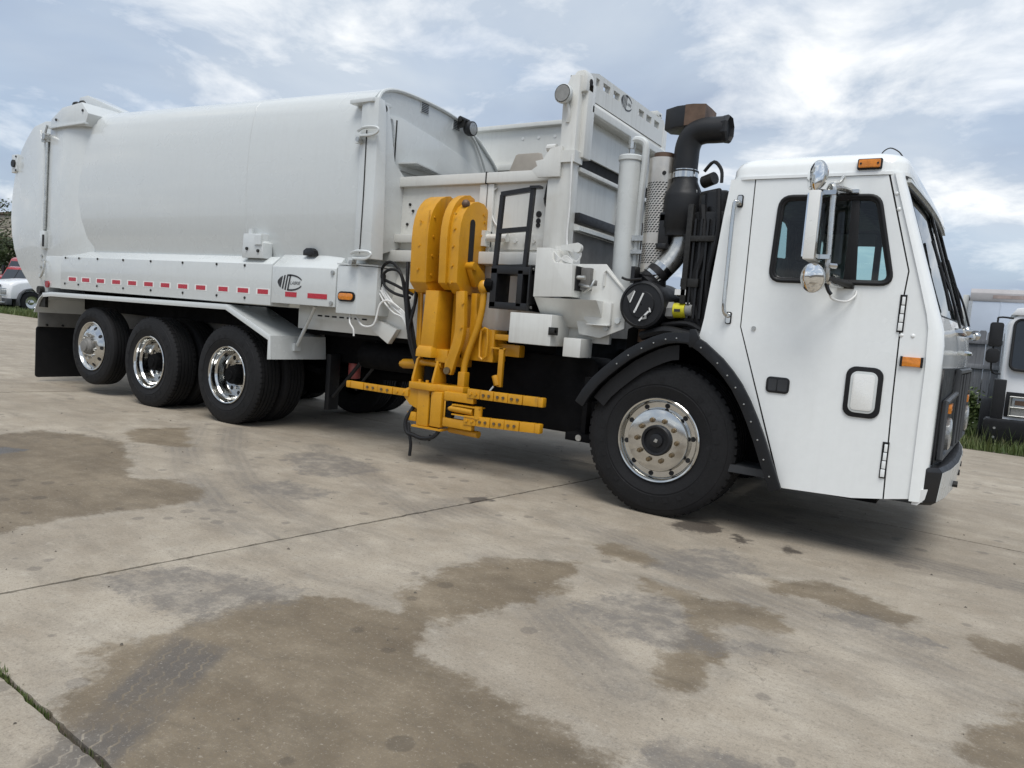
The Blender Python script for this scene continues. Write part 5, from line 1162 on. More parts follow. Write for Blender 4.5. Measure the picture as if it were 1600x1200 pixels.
build('gripper_cylinder', MB().cyl((-1.9, -1.05, .33), (-1.58, -1.08, .33), .03, n=12), 'yellow', gp)
build('hose_loop', MB().tube([(-2.24, -1.12, .50), (-2.30, -1.16, .36), (-2.27, -1.17, .26), (-2.20, -1.17, .245), (-2.1, -1.17, .23), (-1.98, -1.17, .26), (-1.93, -1.15, .33)], .018, 8), 'hose', gp)
build('hose_loop', MB().tube([(-2.28, -1.15, .34), (-2.24, -1.17, .24), (-2.22, -1.17, .16), (-2.225, -1.17, .06)], .014, 8), 'hose', gp)
build('hose_stub', MB().tube([(-2.02, -1.16, .27), (-2.03, -1.16, .22)], .012, 6, 0), 'hose', gp)
# reach carriage behind the arm
rc = build('reach_carriage', MB().box(-1.9, -1.55, -1.0, -.80, .93, 1.2).box(-2.0, -1.86, -1.0, -.85, .86, 1.5).box(-1.56, -1.34, -.93, -.84, .99, 1.09).box(-1.55, -1.34, -1.0, -.97, 1.12, 1.17), 'yellow', T, .012)
build('carriage_loop', MB().tube([(-1.66, -1.03, 1.19), (-1.60, -1.03, 1.20), (-1.60, -1.03, .98), (-1.665, -1.03, .97), (-1.665, -1.03, 1.19)], .012, 6, 2), 'yellow', rc)
build('carriage_hook', MB().box(-1.56, -1.42, -1.03, -1.0, 1.045, 1.06).box(-1.475, -1.43, -1.03, -1.0, .74, 1.06).cyl((-1.5, -1.02, .83), (-1.47, -1.02, .75), .03, n=8), 'yellow', rc, .004)
build('hook_wire', MB().tube([(-1.5, -1.03, .74), (-1.56, -1.05, .66), (-1.64, -1.06, .62)], .007, 6), 'cylgrey', rc)
build('reach_tube', MB().cyl((-2.62, -.86, .82), (-2.2, -.92, .85), .045, n=14).cyl((-2.66, -.855, .815), (-2.6, -.86, .82), .03, n=8), 'yellow', rc)
# hydraulic hoses left of the arm
HO = [[(-2.53, -1.0, 1.73), (-2.50, -1.03, 1.62), (-2.47, -1.05, 1.4), (-2.42, -1.05, 1.15), (-2.36, -1.04, .95), (-2.30, -1.02, .80)],
      [(-2.45, -1.0, 1.45), (-2.62, -1.03, 1.52), (-2.78, -1.04, 1.58), (-2.80, -1.04, 1.66), (-2.72, -1.04, 1.725), (-2.62, -1.03, 1.68), (-2.52, -1.02, 1.5), (-2.44, -1.02, 1.25), (-2.36, -1.02, .98)],
      [(-2.46, -1.02, 1.42), (-2.62, -1.05, 1.45), (-2.74, -1.06, 1.52), (-2.75, -1.06, 1.62), (-2.66, -1.06, 1.66), (-2.56, -1.05, 1.62), (-2.50, -1.04, 1.40), (-2.45, -1.04, 1.15), (-2.38, -1.03, .92)],
      [(-2.42, -.98, 1.60), (-2.41, -1.0, 1.40), (-2.44, -1.02, 1.25), (-2.40, -1.02, 1.05), (-2.33, -1.0, .85)],
      [(-2.40, -1.02, 1.55), (-2.38, -1.05, 1.35), (-2.42, -1.06, 1.12), (-2.36, -1.05, .92), (-2.28, -1.03, .76)]]
for i, h_ in enumerate(HO): build('hydraulic_hose', MB().tube(h_, .0135 if i else .016, 8, 6), 'hose', T)
build('hose_manifold', MB().box(-2.52, -2.36, -1.0, -.93, 1.46, 1.50), 'yellow', T, .005)
for k in range(5):
    r_ = random.Random(90+k); build('cable', MB().tube([(-2.80, -1.01-.01*k, 1.56-.03*k), (-2.74, -1.04, 1.48-.03*k+r_.uniform(-.02, .02)), (-2.62, -1.05, 1.38-.02*k+r_.uniform(-.03, .03)), (-2.52, -1.04, 1.30-.015*k), (-2.46, -1.03, 1.22-.02*k)], .009, 6), 'cable', T)
build('cable', MB().tube([(-3.05, -1.15, 1.24), (-3.02, -1.18, 1.16), (-2.97, -1.18, 1.10), (-2.96, -1.18, 1.04)], .008, 6), 'cable', T)
build('cable', MB().tube([(-3.0, -1.12, 1.22), (-2.9, -1.14, 1.14), (-2.78, -1.12, 1.16), (-2.74, -1.1, 1.34), (-2.66, -1.08, 1.38), (-2.55, -1.05, 1.32)], .010, 6), 'cable', T)
build('gusset', MB().prism([(-2.86, 1.20), (-2.62, 1.13), (-2.72, .99), (-2.96, 1.12)], 'y', -.99, -.93), 'hopper', T, .005)

# ================================================================ chassis, axles, tanks
fr = build('chassis_rail', MB().box(-8.4, 1.1, -.47, -.39, .72, 1.0), 'frame', T)
fr2 = build('chassis_rail', MB().box(-8.4, 1.1, .39, .47, .72, 1.0), 'frame', T)
for x in (-8.2, -6.9, -5.4, -3.6, -2.6, -1.4, -.7): build('cross_member', MB().box(x-.06, x+.06, -.39, .39, .76, .97), 'frame', T)
build('sub_frame', MB().box(-8.4, -1.1, -.75, .75, 1.0, 1.24), 'frame', T)
for x in (-4.706, -6.106):
    build('axle', MB().cyl((x, -.95, .49), (x, .95, .49), .085, n=14).ball((x, 0, .5), .24), 'frame', T)
build('axle', MB().cyl((-7.325, -.95, .588), (-7.325, .95, .588), .07, n=14), 'frame', T)
build('axle', MB().cyl((0, -.9, .53), (0, .9, .53), .07, n=14), 'frame', T)
for s in (-1, 1): build('leaf_spring', MB().prism([(-6.7, .62), (-6.0, .74), (-4.8, .74), (-4.1, .62), (-4.1, .56), (-4.8, .66), (-6.0, .66), (-6.7, .56)], 'y', s*.50, s*.42), 'frame', T)
build('drive_shaft', MB().cyl((-4.5, 0, .55), (-.6, 0, .75), .06, n=12), 'frame', T)
build('fuel_tank', MB().prism([(-2.45, .46), (-2.45, .98), (-2.38, 1.04), (-.72, 1.04), (-.68, .98), (-.66, .48), (-.72, .42), (-2.38, .42)], 'y', -.80, -.48), 'frame', T, .03)
build('air_tank', MB().cyl((-3.3, -.64, .84), (-2.5, -.64, .84), .13, n=18), 'frame', T)
build('battery_box', MB().box(-.66, -.5, -.85, -.5, .45, .85), 'frame', T, .01)
build('far_tank', MB().box(-2.6, -.8, .5, 1.05, .5, 1.1), 'frame', T, .03)
build('hanger_strut', MB().cyl((-3.2, -.6, .98), (-3.78, -.6, .36), .02, n=8), 'satinblack', T)
build('hanger_strut', MB().cyl((-3.02, -.6, .96), (-3.46, -.6, .47), .014, n=8), 'satinblack', T)
build('flap_bracket', MB().box(-3.86, -3.80, -.64, -.5, .22, .8), 'satinblack', T, .004)
ex = build('fire_extinguisher', MB().lathe([(.02, .0), (.062, .01), (.065, .03), (.065, .20), (.05, .24), (.025, .255)], (-3.74, -.35, .545), 'z', 18, 1, True), 'redpaint', T)
build('nozzle', MB().cyl((-3.74, -.35, .79), (-3.74, -.35, .83), .022, n=10).box(-3.80, -3.68, -.37, -.33, .83, .85).box(-3.82, -3.66, -.365, -.335, .86, .872), 'zinc', ex)
build('step_hanger', MB().box(-.82, -.60, -1.0, -.55, .40, .46).box(-.70, -.66, -.98, -.9, .46, .9), 'frame', T, .006)
build('reflector', MB().cyl((-.70, -1.002, .43), (-.70, -1.01, .43), .025, n=12), 'zinc', T)

# ================================================================ wheels
def tyre_mb(r, w, rim=.29, n=64, lugs=False):
    h = r-rim
    side = [(rim-.012, .028), (rim+.004, .010), (rim+.02, .006), (rim+.05*h/.23, -.004), (rim+.35*h, -.012), (rim+.36*h, -.009), (rim+.40*h, -.009), (rim+.41*h, -.013), (rim+.62*h, -.010), (rim+.80*h, .000), (rim+.815*h, .004), (rim+.90*h, .010), (rim+.965*h, .022), (r-.004, .032)]
    tread = [(r, .045)]; g = [.27, .42, .58, .73]
    for f in g: tread += [(r+.001, w*f-.008), (r-.012, w*f-.005), (r-.012, w*f+.005), (r+.001, w*f+.008)]
    tread += [(r, w-.045)]
    return MB().lathe(side+tread+[(a, w-b) for a, b in reversed(side)], n=n)
def tread_lugs(r, w, n=58):
    mb = MB()
    for side in (0, 1):
        for i in range(n):
            a0 = 2*math.pi*(i+.12)/n; a1 = 2*math.pi*(i+.80)/n
            y0, y1 = (.018, w*.235) if side == 0 else (w-w*.235, w-.018)
            v = []
            for a in (a0, a1):
                for rr, yy in ((r-.012, y0+(.0 if side == 0 else 0)), (r+.005, y0+(.012 if side == 0 else 0)), (r+.005, y1-(.0 if side == 0 else .012)), (r-.012, y1)):
                    v.append((rr*math.cos(a), yy, rr*math.sin(a)))
            mb.add(v, [(0, 1, 2, 3), (4, 7, 6, 5), (0, 4, 5, 1), (1, 5, 6, 2), (2, 6, 7, 3), (3, 7, 4, 0)])
    return mb
def hand_holes(rim, n, rad, t, r, squash=1.0):
    for i in range(n):
        a = 2*math.pi*(i+.5)/n; v = []; w = []
        for k in range(14):
            b = 2*math.pi*k/14; rr = r*math.cos(b)*squash; tt = r*math.sin(b)
            yy = t(rad+rr) if callable(t) else t
            p = (rad*math.cos(a)+rr*math.cos(a)-tt*math.sin(a), rad*math.sin(a)+rr*math.sin(a)+tt*math.cos(a))
            v.append((p[0], yy, p[1])); w.append((p[0], yy+.004, p[1]))
        build('hand_hole', MB().loft([v, w]), 'dark', rim)
def build_wheel(name, kind):
    r = {'front': .54, 'drive': .512, 'tag': .475}[kind]; w = {'front': .335, 'drive': .285, 'tag': .26}[kind]
    root = build(name, tyre_mb(r, w), 'tyre', T, 0, 28)
    if kind != 'tag': build('tread_blocks', tread_lugs(r, w), 'tyre', root, 0, 20)['kind'] = 'stuff'
    lt = MB()
    for k in range(26):                      # raised sidewall lettering, too worn to read
        if k % 13 in (5, 6, 11, 12): continue
        a = 2*math.pi*k/26; a1 = a+.085; rr = .29+(r-.29)*.52
        lt.add([((rr+d)*math.cos(t), -.0145, (rr+d)*math.sin(t)) for d, t in ((-.016, a), (.016, a), (.016, a1), (-.016, a1))], [(0, 1, 2, 3)])
    build('sidewall_marks', lt, 'tyre', root, angle=180)['kind'] = 'stuff'
    if kind == 'front':
        rim = build('rim', MB().lathe([(.278, .06), (.286, .02), (.296, .006), (.300, -.002), (.294, -.008), (.284, -.006), (.274, .01), (.268, .04), (.264, .034), (.228, .036), (.223, .02), (.220, .0), (.216, -.006), (.21, -.008), (.10, -.008), (.10, .05)], n=72), 'chrome', root, 0, 30)
        hand_holes(rim, 10, .246, .0325, .0185, .92)
        nut = MB().cyl((0, -.008, 0), (0, -.030, 0), .019, .017, n=6); nut.cyl((0, -.030, 0), (0, -.046, 0), .010, n=8)
        nr, nn, nm, ny = .146, 10, 'brass', 0
        hub = MB().lathe([(.108, -.006), (.108, -.03), (.10, -.036), (.088, -.034), (.084, -.012), (.05, -.012), (.046, -.03), (.02, -.036), (.002, -.036)], n=36)
        build('hub_cap', hub, 'satinblack', root, 0, 30)
        build('cap_badge', MB().prism([(-.012, -.01), (-.004, .014), (.016, .01), (.012, -.012)], 'y', -.040, -.0365), 'zinc', root)
    elif kind == 'tag':
        cone = [(.278, .06), (.286, .02), (.296, .006), (.300, -.002), (.294, -.008), (.284, -.006), (.272, .012), (.262, .022), (.20, -.018), (.175, -.026), (.10, -.026), (.10, .02)]
        rim = build('rim', MB().lathe(cone, n=72), 'chrome', root, 0, 30)
        hand_holes(rim, 10, .232, lambda q: .022-(.262-q)/.062*.04-.0015, .022)
        nut = MB().cyl((0, 0, 0), (0, -.026, 0), .018, .016, n=6); nr, nn, nm, ny = .145, 10, 'brushed', -.026
        build('hub_cap', MB().lathe([(.10, -.02), (.10, -.05), (.085, -.075), (.07, -.08), (.066, -.10), (.03, -.106), (.002, -.106)], n=30), 'greyunder', root, 0, 30)
    else:
        rim = build('rim', MB().lathe([(.278, .05), (.286, .02), (.296, .006), (.300, -.002), (.294, -.008), (.284, -.005), (.276, .012), (.272, .045), (.268, .06), (.255, .075), (.252, .12), (.246, .15), (.236, .165), (.225, .168), (.10, .168), (.10, .15)], n=72), 'chrome', root, 0, 30)
        hand_holes(rim, 10, .198, .1665, .024)
        nut = MB().cyl((0, 0, 0), (0, -.028, 0), .018, .016, n=6); nr, nn, nm, ny = .145, 10, 'brushed', .168
        build('hub', MB().lathe([(.112, .167), (.112, .13), (.10, .12), (.095, .06), (.088, .045), (.05, .04), (.045, .03), (.002, .03)], n=30), 'frame', root, 0, 30)
        build('inner_tyre', MB().add([(x, y+.33, z) for x, y, z in tyre_mb(r, w).v], tyre_mb(r, w).f), 'tyre', root, 0, 28)
    n0 = None
    for k in range(nn):
        a = 2*math.pi*(k+.25)/nn; p = (nr*math.cos(a), ny, nr*math.sin(a))
        if n0 is None: n0 = build('lug_nut', nut, nm, root, 0, 30, loc=p)
        else: dup(n0, p, root)
    return root
wf_ = build_wheel('front_wheel', 'front'); wf_.location = (0, -1.174, .535)
wd = build_wheel('drive_wheel', 'drive'); wd.location = (-4.706, -1.21, .505)
wg = build_wheel('tag_wheel', 'tag'); wg.location = (-7.325, -1.21, .588)
def place(src, loc, ry, flip=False):
    c = copy_tree(src, T); c.location = loc; c.rotation_euler = (0, R(ry), R(180) if flip else 0); return c
place(wd, (-6.106, -1.21, .505), 13)
wd.rotation_euler = (0, R(4), 0); wf_.rotation_euler = (0, R(9), 0); wg.rotation_euler = (0, R(20), 0)
place(wf_, (0, 1.174, .535), 50, True); place(wd, (-4.706, 1.21, .505), 30, True); place(wd, (-6.106, 1.21, .505), 70, True); place(wg, (-7.325, 1.21, .588), 0, True)

# ================================================================ cab
rear_strip = [(.345, 2.306), (.497, 2.306), (.497, 1.36), (.843, .362), (.80, .362), (.755, .551), (.655, .775), (.535, .98), (.40, 1.125), (.28, 1.215), (.225, 1.25), (.242, 1.32), (.255, 1.40), (.316, 2.06)]
door_p = [(.505, 2.298), (1.265, 2.298), (1.425, 1.745), (1.415, 1.6), (1.42, 1.0), (1.435, .405), (1.268, .378), (.857, .363), (.505, 1.362)]
front_strip = [(1.273, 2.306), (1.295, 2.306), (1.47, 1.75), (1.56, 1.45), (1.57, 1.2), (1.57, .43), (1.443, .405), (1.428, 1.0), (1.423, 1.6), (1.433, 1.745)]
win_out = round_poly([(.672, 2.185), (1.232, 2.178), (1.352, 1.665), (.655, 1.665)], [.07, .06, .07, .07])
def inset(poly, d):
    c = Vector((sum(p[0] for p in poly)/len(poly), sum(p[1] for p in poly)/len(poly)))
    return [tuple(Vector(p)-(Vector(p)-c).normalized()*d) for p in poly]
cab = plate('cab_side', rear_strip, [], YA(-1.2), (0, .03, 0), 'cabwhite', T)
plate('front_pillar', front_strip, [], YA(-1.2), (0, .03, 0), 'cabwhite', T)
door = plate('door', door_p, [win_out], YA(-1.203), (0, .035, 0), 'cabwhite', T)
plate('door_lining', [(x, z) for x, z in inset(door_p, .02)], [inset(win_out, -.012)], YA(-1.162), (0, .012, 0), 'interior', door)
build('door_gap', MB().tube([(x, -1.193, z) for x, z in [(1.269, 2.3), (.501, 2.302), (.501, 1.361), (.85, .362)]], .0055, 6, 0).tube([(1.269, -1.193, 2.3), (1.429, -1.193, 1.745), (1.419, -1.193, 1.6), (1.424, -1.193, 1.0), (1.439, -1.193, .405)], .005, 6, 0), 'dark', cab)
sl_ = MB().tube([(x, -1.207, z) for x, z in win_out+win_out[:1]], .013, 8, 0, False)
build('window_seal', sl_, 'rubber', door, 0, 60)
isl = MB().tube([(x, -1.198, z) for x, z in inset(win_out, .014)+inset(win_out, .014)[:1]], .013, 8, 0, False); build('window_frame', isl, 'rubber', door, 0, 60)
gl_ = MB(); gi = inset(win_out, .005); gl_.add([(x, -1.19, z) for x, z in gi], [tuple(range(len(gi)))]); build('window_glass', gl_, 'glass', door)
build('sash_bar', MB().prism([(1.083, 2.175), (1.125, 2.175), (1.155, 1.67), (1.085, 1.67)], 'y', -1.2, -1.18), 'rubber', door, .004)
dh = build('door_handle', MB().prism(rrect(.70, .843, .958, 1.06, .026), 'y', -1.212, -1.2), 'satinblack', door, .004)
build('handle_recess', MB().prism(rrect(.716, .766, .972, 1.046, .01), 'y', -1.2145, -1.2125).prism(rrect(.772, .83, .972, 1.046, .01), 'y', -1.2135, -1.2125), 'interior', dh)
pw = build('lower_window_seal', MB().prism(rrect(1.162, 1.366, .868, 1.172, .055), 'y', -1.214, -1.2), 'rubber', door, .005)
build('lower_window_rim', MB().prism(rrect(1.19, 1.338, .896, 1.144, .04), 'y', -1.219, -1.2145), 'cylgrey', door, .003)
build('lower_window', MB().prism(rrect(1.205, 1.323, .912, 1.128, .02), 'y', -1.2225, -1.2195), 'mirrorback', door, .002)  # opaque pane: the glass's pale reflection is put into its white colour
build('lock', MB().cyl((.587, -1.203, 1.356), (.587, -1.212, 1.356), .014, n=14), 'zinc', door)
for z0 in (1.40, .535):
    hg = build('hinge', MB().box(1.402, 1.438, -1.2075, -1.2, z0-.008, z0+.208), 'rubber', door)
    for k in range(4): build('hinge_knuckle', MB().box(1.408+.002*k, 1.431, -1.218, -1.208, z0+.0+.05*k, z0+.046+.05*k), 'cabwhite', hg, .003)
for x, z in ((1.43, 1.375), (1.49, 1.375), (1.32, 2.19), (1.34, 2.10)): build('rivet', MB().ball((x, -1.2, z), .012, (1, .6, 1)), 'cabwhite', cab)
build('rivet', MB().ball((.86, -1.205, 2.21), .01, (1, .6, 1)), 'cabwhite', door)
# front skin with windshield openings
def xf(z):
    P_ = [(.42, 1.685), (.75, 1.685), (1.1, 1.685), (1.38, 1.685), (1.47, 1.655), (2.26, 1.392), (2.31, 1.378)]
    for (a, b), (c, d) in zip(P_[:-1], P_[1:]):
        if a <= z <= c: return b+(d-b)*(z-a)/(c-a)
    return P_[0][1] if z < .42 else P_[-1][1]
def xsd(z):
    P_ = [(.42, 1.57), (1.2, 1.57), (1.45, 1.56), (1.75, 1.47), (2.306, 1.295)]
    for (a, b), (c, d) in zip(P_[:-1], P_[1:]):
        if a <= z <= c: return b+(d-b)*(z-a)/(c-a)
    return P_[-1][1]
def fx(y, z, off=0.0): return xf(z)+.03*(1-(min(abs(y), 1.1)/1.1)**2)+.045*max(-1.1, min(1.1, y))/1.1+off
yc = [-1.14, -1.10, -.8, -.55, -.3, -.03, .03, .3, .55, .8, 1.10, 1.14]
zr = [.42, .6, .8, 1.0, 1.2, 1.33, 1.42, 1.50, 1.7, 1.9, 2.1, 2.25, 2.306]
def row(z):
    a = xsd(z); b = fx(-1.14, z)
    left = [(a+(b-a)*math.sin(R(t)), -1.14-.06*math.cos(R(t)), z) for t in (0, 18, 36, 54, 72)]
    b2 = fx(1.14, z); right = [(a+(b2-a)*math.sin(R(t)), 1.14+.06*math.cos(R(t)), z) for t in (72, 54, 36, 18, 0)]
    return left+[(fx(y, z), y, z) for y in yc]+right
fm = MB(); rows = [row(z) for z in zr]; nC = len(rows[0]); fm.v = [p for r_ in rows for p in r_]
for i in range(len(zr)-1):
    for j in range(nC-1):
        ymid = (rows[i][j][1]+rows[i][j+1][1])/2
        if zr[i] >= 1.49 and zr[i+1] <= 2.26 and .03 < abs(ymid) < 1.10: continue
        fm.f.append((i*nC+j, i*nC+j+1, (i+1)*nC+j+1, (i+1)*nC+j))
front = build('cab_front', fm, 'cabwhite', T, 0, 50)
front.modifiers.new('thickness', 'SOLIDIFY').thickness = -.012
for s in (-1, 1):
    ring_ = round_poly([(s*.03, 1.50), (s*1.10, 1.50), (s*1.10, 2.25), (s*.03, 2.25)], .05)
    pg = MB(); zz = [1.48, 1.7, 1.9, 2.1, 2.27]; yy = [s*t for t in (.02, .3, .55, .8, 1.11)]
    pg.v = [(fx(y, z, -.012), y, z) for z in zz for y in yy]; pg.f = [(i*5+j, i*5+j+1, i*5+j+6, i*5+j+5) for i in range(4) for j in range(4)]
    wsd = build('windshield', pg, 'glass', T, 0, 60)
    dense = []
    for k in range(len(ring_)):
        a, b = Vector(ring_[k]), Vector(ring_[(k+1) % len(ring_)])
        for q in range(4): dense.append(tuple(a.lerp(b, q/4)))
    build('windshield_seal', MB().tube([(fx(y, z, .004), y, z) for y, z in dense+dense[:1]], .010, 8, 0, False), 'rubber', wsd, 0, 60)
    for y0, dy in ((s*.55, -.06),):
        wp2 = build('wiper', MB().tube([(fx(y0, 1.46, .045), y0, 1.45), (fx(y0+dy, 1.7, .05), y0+dy*.5, 1.68), (fx(y0+dy, 1.88, .03), y0+dy, 1.84)], .008, 6), 'black', T)
        build('wiper_blade', MB().tube([(fx(y0+dy, 1.58, .022), y0+dy-.03, 1.56), (fx(y0+dy, 1.8, .024), y0+dy, 1.8), (fx(y0+dy, 2.02, .022), y0+dy+.03, 2.0)], .009, 6), 'rubber', wp2)
        build('wiper_pivot', MB().cyl((fx(y0, 1.43, -.01), y0, 1.43), (fx(y0, 1.43, .075), y0, 1.43), .026, n=10).ball((fx(y0, 1.43, .07), y0, 1.44), .032), 'chrome', wp2)
# roof
def rr_ring(x0, x1, y, r, z, ins): return [(x, yy, z) for x, yy in rrect(x0+ins, x1-ins, -y+ins, y-ins, max(.02, r-ins*.3), 6)]
rf = MB(); rf.loft([rr_ring(.335, 1.405, 1.2, .12, z, i) for z, i in ((2.31, .0), (2.372, .004), (2.405, .018), (2.430, .048), (2.448, .10), (2.458, .2), (2.462, .4))])
# bow of the roof towards the windshield
rf.v = [(x+((.03*(1-(y/1.2)**2)+.045*y/1.1-.0) if x > 1.0 else 0), y, z) for x, y, z in rf.v]
roof = build('cab_roof', rf, 'cabwhite', T, 0, 45)
gt = MB(); g1 = rr_ring(.328, 1.415, 1.212, .13, 2.300, 0); g2 = rr_ring(.328, 1.415, 1.212, .13, 2.318, 0); g3 = rr_ring(.328, 1.415, 1.18, .11, 2.318, .0); g4 = rr_ring(.35, 1.39, 1.17, .11, 2.300, 0)
gt.loft([g4, g1, g2, g3], True, False); gt.v = [(x+((.03*(1-(y/1.2)**2)+.045*y/1.1) if x > 1.0 else 0), y, z) for x, y, z in gt.v]
build('drip_rail', gt, 'cabwhite', roof, 0, 30)
vz = MB(); pts_ = [(-1.12, 0), (-.8, 1), (-.4, 1), (0, 1), (.4, 1), (.8, 1), (1.12, 0)]
vz.loft([[(fx(y, 2.3, .0), y, 2.298), (fx(y, 2.3, .04), y, 2.287), (fx(y, 2.3, .045), y, 2.268), (fx(y, 2.3, .0), y, 2.27)] for y, _ in pts_]); build('visor', vz, 'cylgrey', roof, 0, 40)
ml = build('marker_bezel', MB().prism(rrect(1.092, 1.226, 2.333, 2.396, .008), 'y', -1.212, -1.17), 'rubber', roof, .003)
mk = build('roof_marker', MB().prism(rrect(1.10, 1.218, 2.341, 2.388, .006), 'y', -1.232, -1.2125), 'amber', roof, .004)
for x in (1.113, 1.205): build('screw', MB().cyl((x, -1.232, 2.364), (x, -1.236, 2.364), .006, n=8), 'bolt', mk)
build('antenna_loop', MB().tube([(1.17, -.9, 2.45), (1.18, -.9, 2.50), (1.22, -.9, 2.525), (1.27, -.9, 2.50), (1.30, -.9, 2.46)], .004, 6), 'bolt', roof)
sm_ = build('side_marker', MB().prism(rrect(1.445, 1.553, 1.197, 1.252, .006), 'y', -1.218, -1.2), 'amber', T, .004)
build('marker_ends', MB().box(1.440, 1.452, -1.2195, -1.2, 1.195, 1.254).box(1.546, 1.558, -1.2195, -1.2, 1.195, 1.254), 'rubber', sm_)
# far side, rear wall and interior
far_out = [(.345, 2.306), (1.295, 2.306), (1.47, 1.75), (1.56, 1.45), (1.57, .43), (.843, .362), (.28, 1.215), (.225, 1.25)]
fw_ = round_poly([(.752, 2.185), (1.232, 2.178), (1.352, 1.665), (.735, 1.665)], .06)
plate('far_side', far_out, [fw_], YA(1.2), (0, -.03, 0), 'cabwhite', T)
fg = MB(); fg.add([(x, 1.188, z) for x, z in fw_], [tuple(range(len(fw_)))]); build('far_window', fg, 'glass', T)
rw = round_poly([(.02, 1.90), (.02, 2.10), (.25, 2.17), (.62, 2.17), (.62, 1.90)], .04)
rear = plate('rear_wall', [(-1.17, 1.2), (-1.17, 2.3), (1.17, 2.3), (1.17, 1.2)], [[(-.22, 1.93), (-.22, 2.265), (.12, 2.265), (.36, 2.262), (.455, 2.235), (.505, 2.0), (.48, 1.985)]], XA(.345), (.02, 0, 0), 'interior', T)
build('rear_window', MB().add([(.35, -.24, 1.91), (.35, .53, 1.91), (.35, .53, 2.28), (.35, -.24, 2.28)], [(0, 1, 2, 3)]), 'glass', rear)
build('roof_lining', MB().box(.37, 1.36, -1.15, 1.15, 2.285, 2.296), 'interior', T)
build('header_console', MB().prism([(1.05, 2.284), (1.05, 2.20), (1.30, 2.16), (1.36, 2.22), (1.36, 2.284)], 'y', -.9, .9), 'interior', T, .01)
build('cab_floor', MB().box(.37, 1.62, -1.16, 1.16, .40, .45), 'interior', T)
build('engine_hump', MB().box(.37, 1.25, -.42, .42, .45, 1.35), 'interior', T, .05)
ds = build('dashboard', MB().prism([(1.36, .45), (1.30, 1.25), (1.38, 1.46), (1.58, 1.46), (1.62, .45)], 'y', -1.15, 1.15), 'interior', T, .02)
for y in (-.72, .72):
    st_ = build('seat', MB().box(.50, 1.02, y-.25, y+.25, 1.05, 1.20), 'seat', T, .05)
    build('backrest', MB().prism([(.46, 1.18), (.40, 1.95), (.50, 1.97), (.60, 1.2)], 'y', y-.24, y+.24), 'seat', st_, .04)
    build('headrest', MB().box(.40, .49, y-.14, y+.14, 1.98, 2.14), 'seat', st_, .03)
    build('pedestal', MB().box(.6, .92, y-.16, y+.16, .45, 1.05), 'interior', st_)
for y in (.72, -.72):
    sw = MB(); c0 = Vector((1.20, y, 1.50)); nx_ = Vector((-.55, 0, .83)).normalized(); u_ = Vector((0, 1, 0)); v_ = nx_.cross(u_)
    sw.tube([tuple(c0+.22*(math.cos(t)*u_+math.sin(t)*v_)) for t in [2*math.pi*i/24 for i in range(25)]], .016, 8, 0, False)
    for t in (0, 2.1, 4.2): sw.tube([tuple(c0), tuple(c0+.22*(math.cos(t)*u_+math.sin(t)*v_))], .012, 6, 0)
    wh_ = build('steering_wheel', sw, 'interior', T, 0, 60)
    build('steering_column', MB().cyl(tuple(c0), (1.36, y, 1.22), .035, n=10), 'interior', wh_)
build('door_pillar_inner', MB().box(.95, 1.0, 1.10, 1.15, 1.2, 2.28), 'interior', T)
build('joystick', MB().tube([(1.16, .95, 1.66), (1.18, .96, 1.76), (1.22, .96, 1.84)], .022, 8).ball((1.24, .96, 1.865), .04, (1.2, 1, .9)), 'interior', T)
# grab handle beside the door
gh = build('grab_handle', MB().tube([(.415, -1.215, 2.155), (.412, -1.255, 2.15), (.398, -1.262, 2.10), (.396, -1.262, 1.60), (.398, -1.26, 1.47), (.412, -1.25, 1.43), (.415, -1.215, 1.425)], .014, 10), 'chrome', T, 0, 60)
for z in (2.165, 1.412):
    pd = build('handle_foot', MB().prism(rrect(.398, .437, z-.04, z+.04, .012), 'y', -1.208, -1.2), 'rubber', gh); build('foot_plate', MB().prism(rrect(.403, .432, z-.034, z+.034, .01), 'y', -1.216, -1.2085), 'chrome', gh)
# ---- mirrors
mr = build('mirror', MB().box(.908, .972, -1.56, -1.36, 1.765, 2.155), 'mirrorback', T, .008)
build('mirror_front', MB().box(.9725, .980, -1.555, -1.365, 1.775, 2.145), 'chrome', mr, .002)
build('mirror_glass', MB().box(.900, .9075, -1.55, -1.37, 1.78, 2.14), 'mirror', mr)
build('mirror_pole', MB().tube([(.985, -1.42, 2.17), (1.0, -1.44, 2.20), (1.02, -1.46, 2.185), (1.022, -1.46, 2.12), (1.032, -1.46, 1.80), (1.035, -1.45, 1.68), (1.05, -1.40, 1.64), (1.09, -1.21, 1.645)], .016, 10), 'brushed', mr)
build('upper_arm', MB().tube([(1.0, -1.45, 2.19), (1.05, -1.33, 2.20), (1.075, -1.215, 2.205)], .016, 8).tube([(1.01, -1.44, 2.20), (1.02, -1.30, 2.24), (1.025, -1.22, 2.295)], .012, 8).box(1.01, 1.12, -1.235, -1.204, 2.195, 2.215), 'brushed', mr)
build('lower_arm', MB().tube([(1.035, -1.45, 1.665), (1.09, -1.30, 1.66), (1.13, -1.21, 1.65)], .02, 8).box(1.06, 1.15, -1.225, -1.204, 1.63, 1.66), 'bolt', mr)
build('pole_clamps', MB().box(.97, 1.04, -1.49, -1.42, 2.14, 2.165).box(.97, 1.045, -1.49, -1.42, 1.775, 1.80).cyl((1.04, -1.47, 1.74), (1.075, -1.44, 1.74), .016, n=8), 'chrome', mr)
build('mirror_wire', MB().tube([(1.04, -1.42, 1.63), (1.06, -1.38, 1.56), (1.12, -1.26, 1.55), (1.16, -1.22, 1.585), (1.165, -1.205, 1.62)], .007, 6), 'cable', mr)
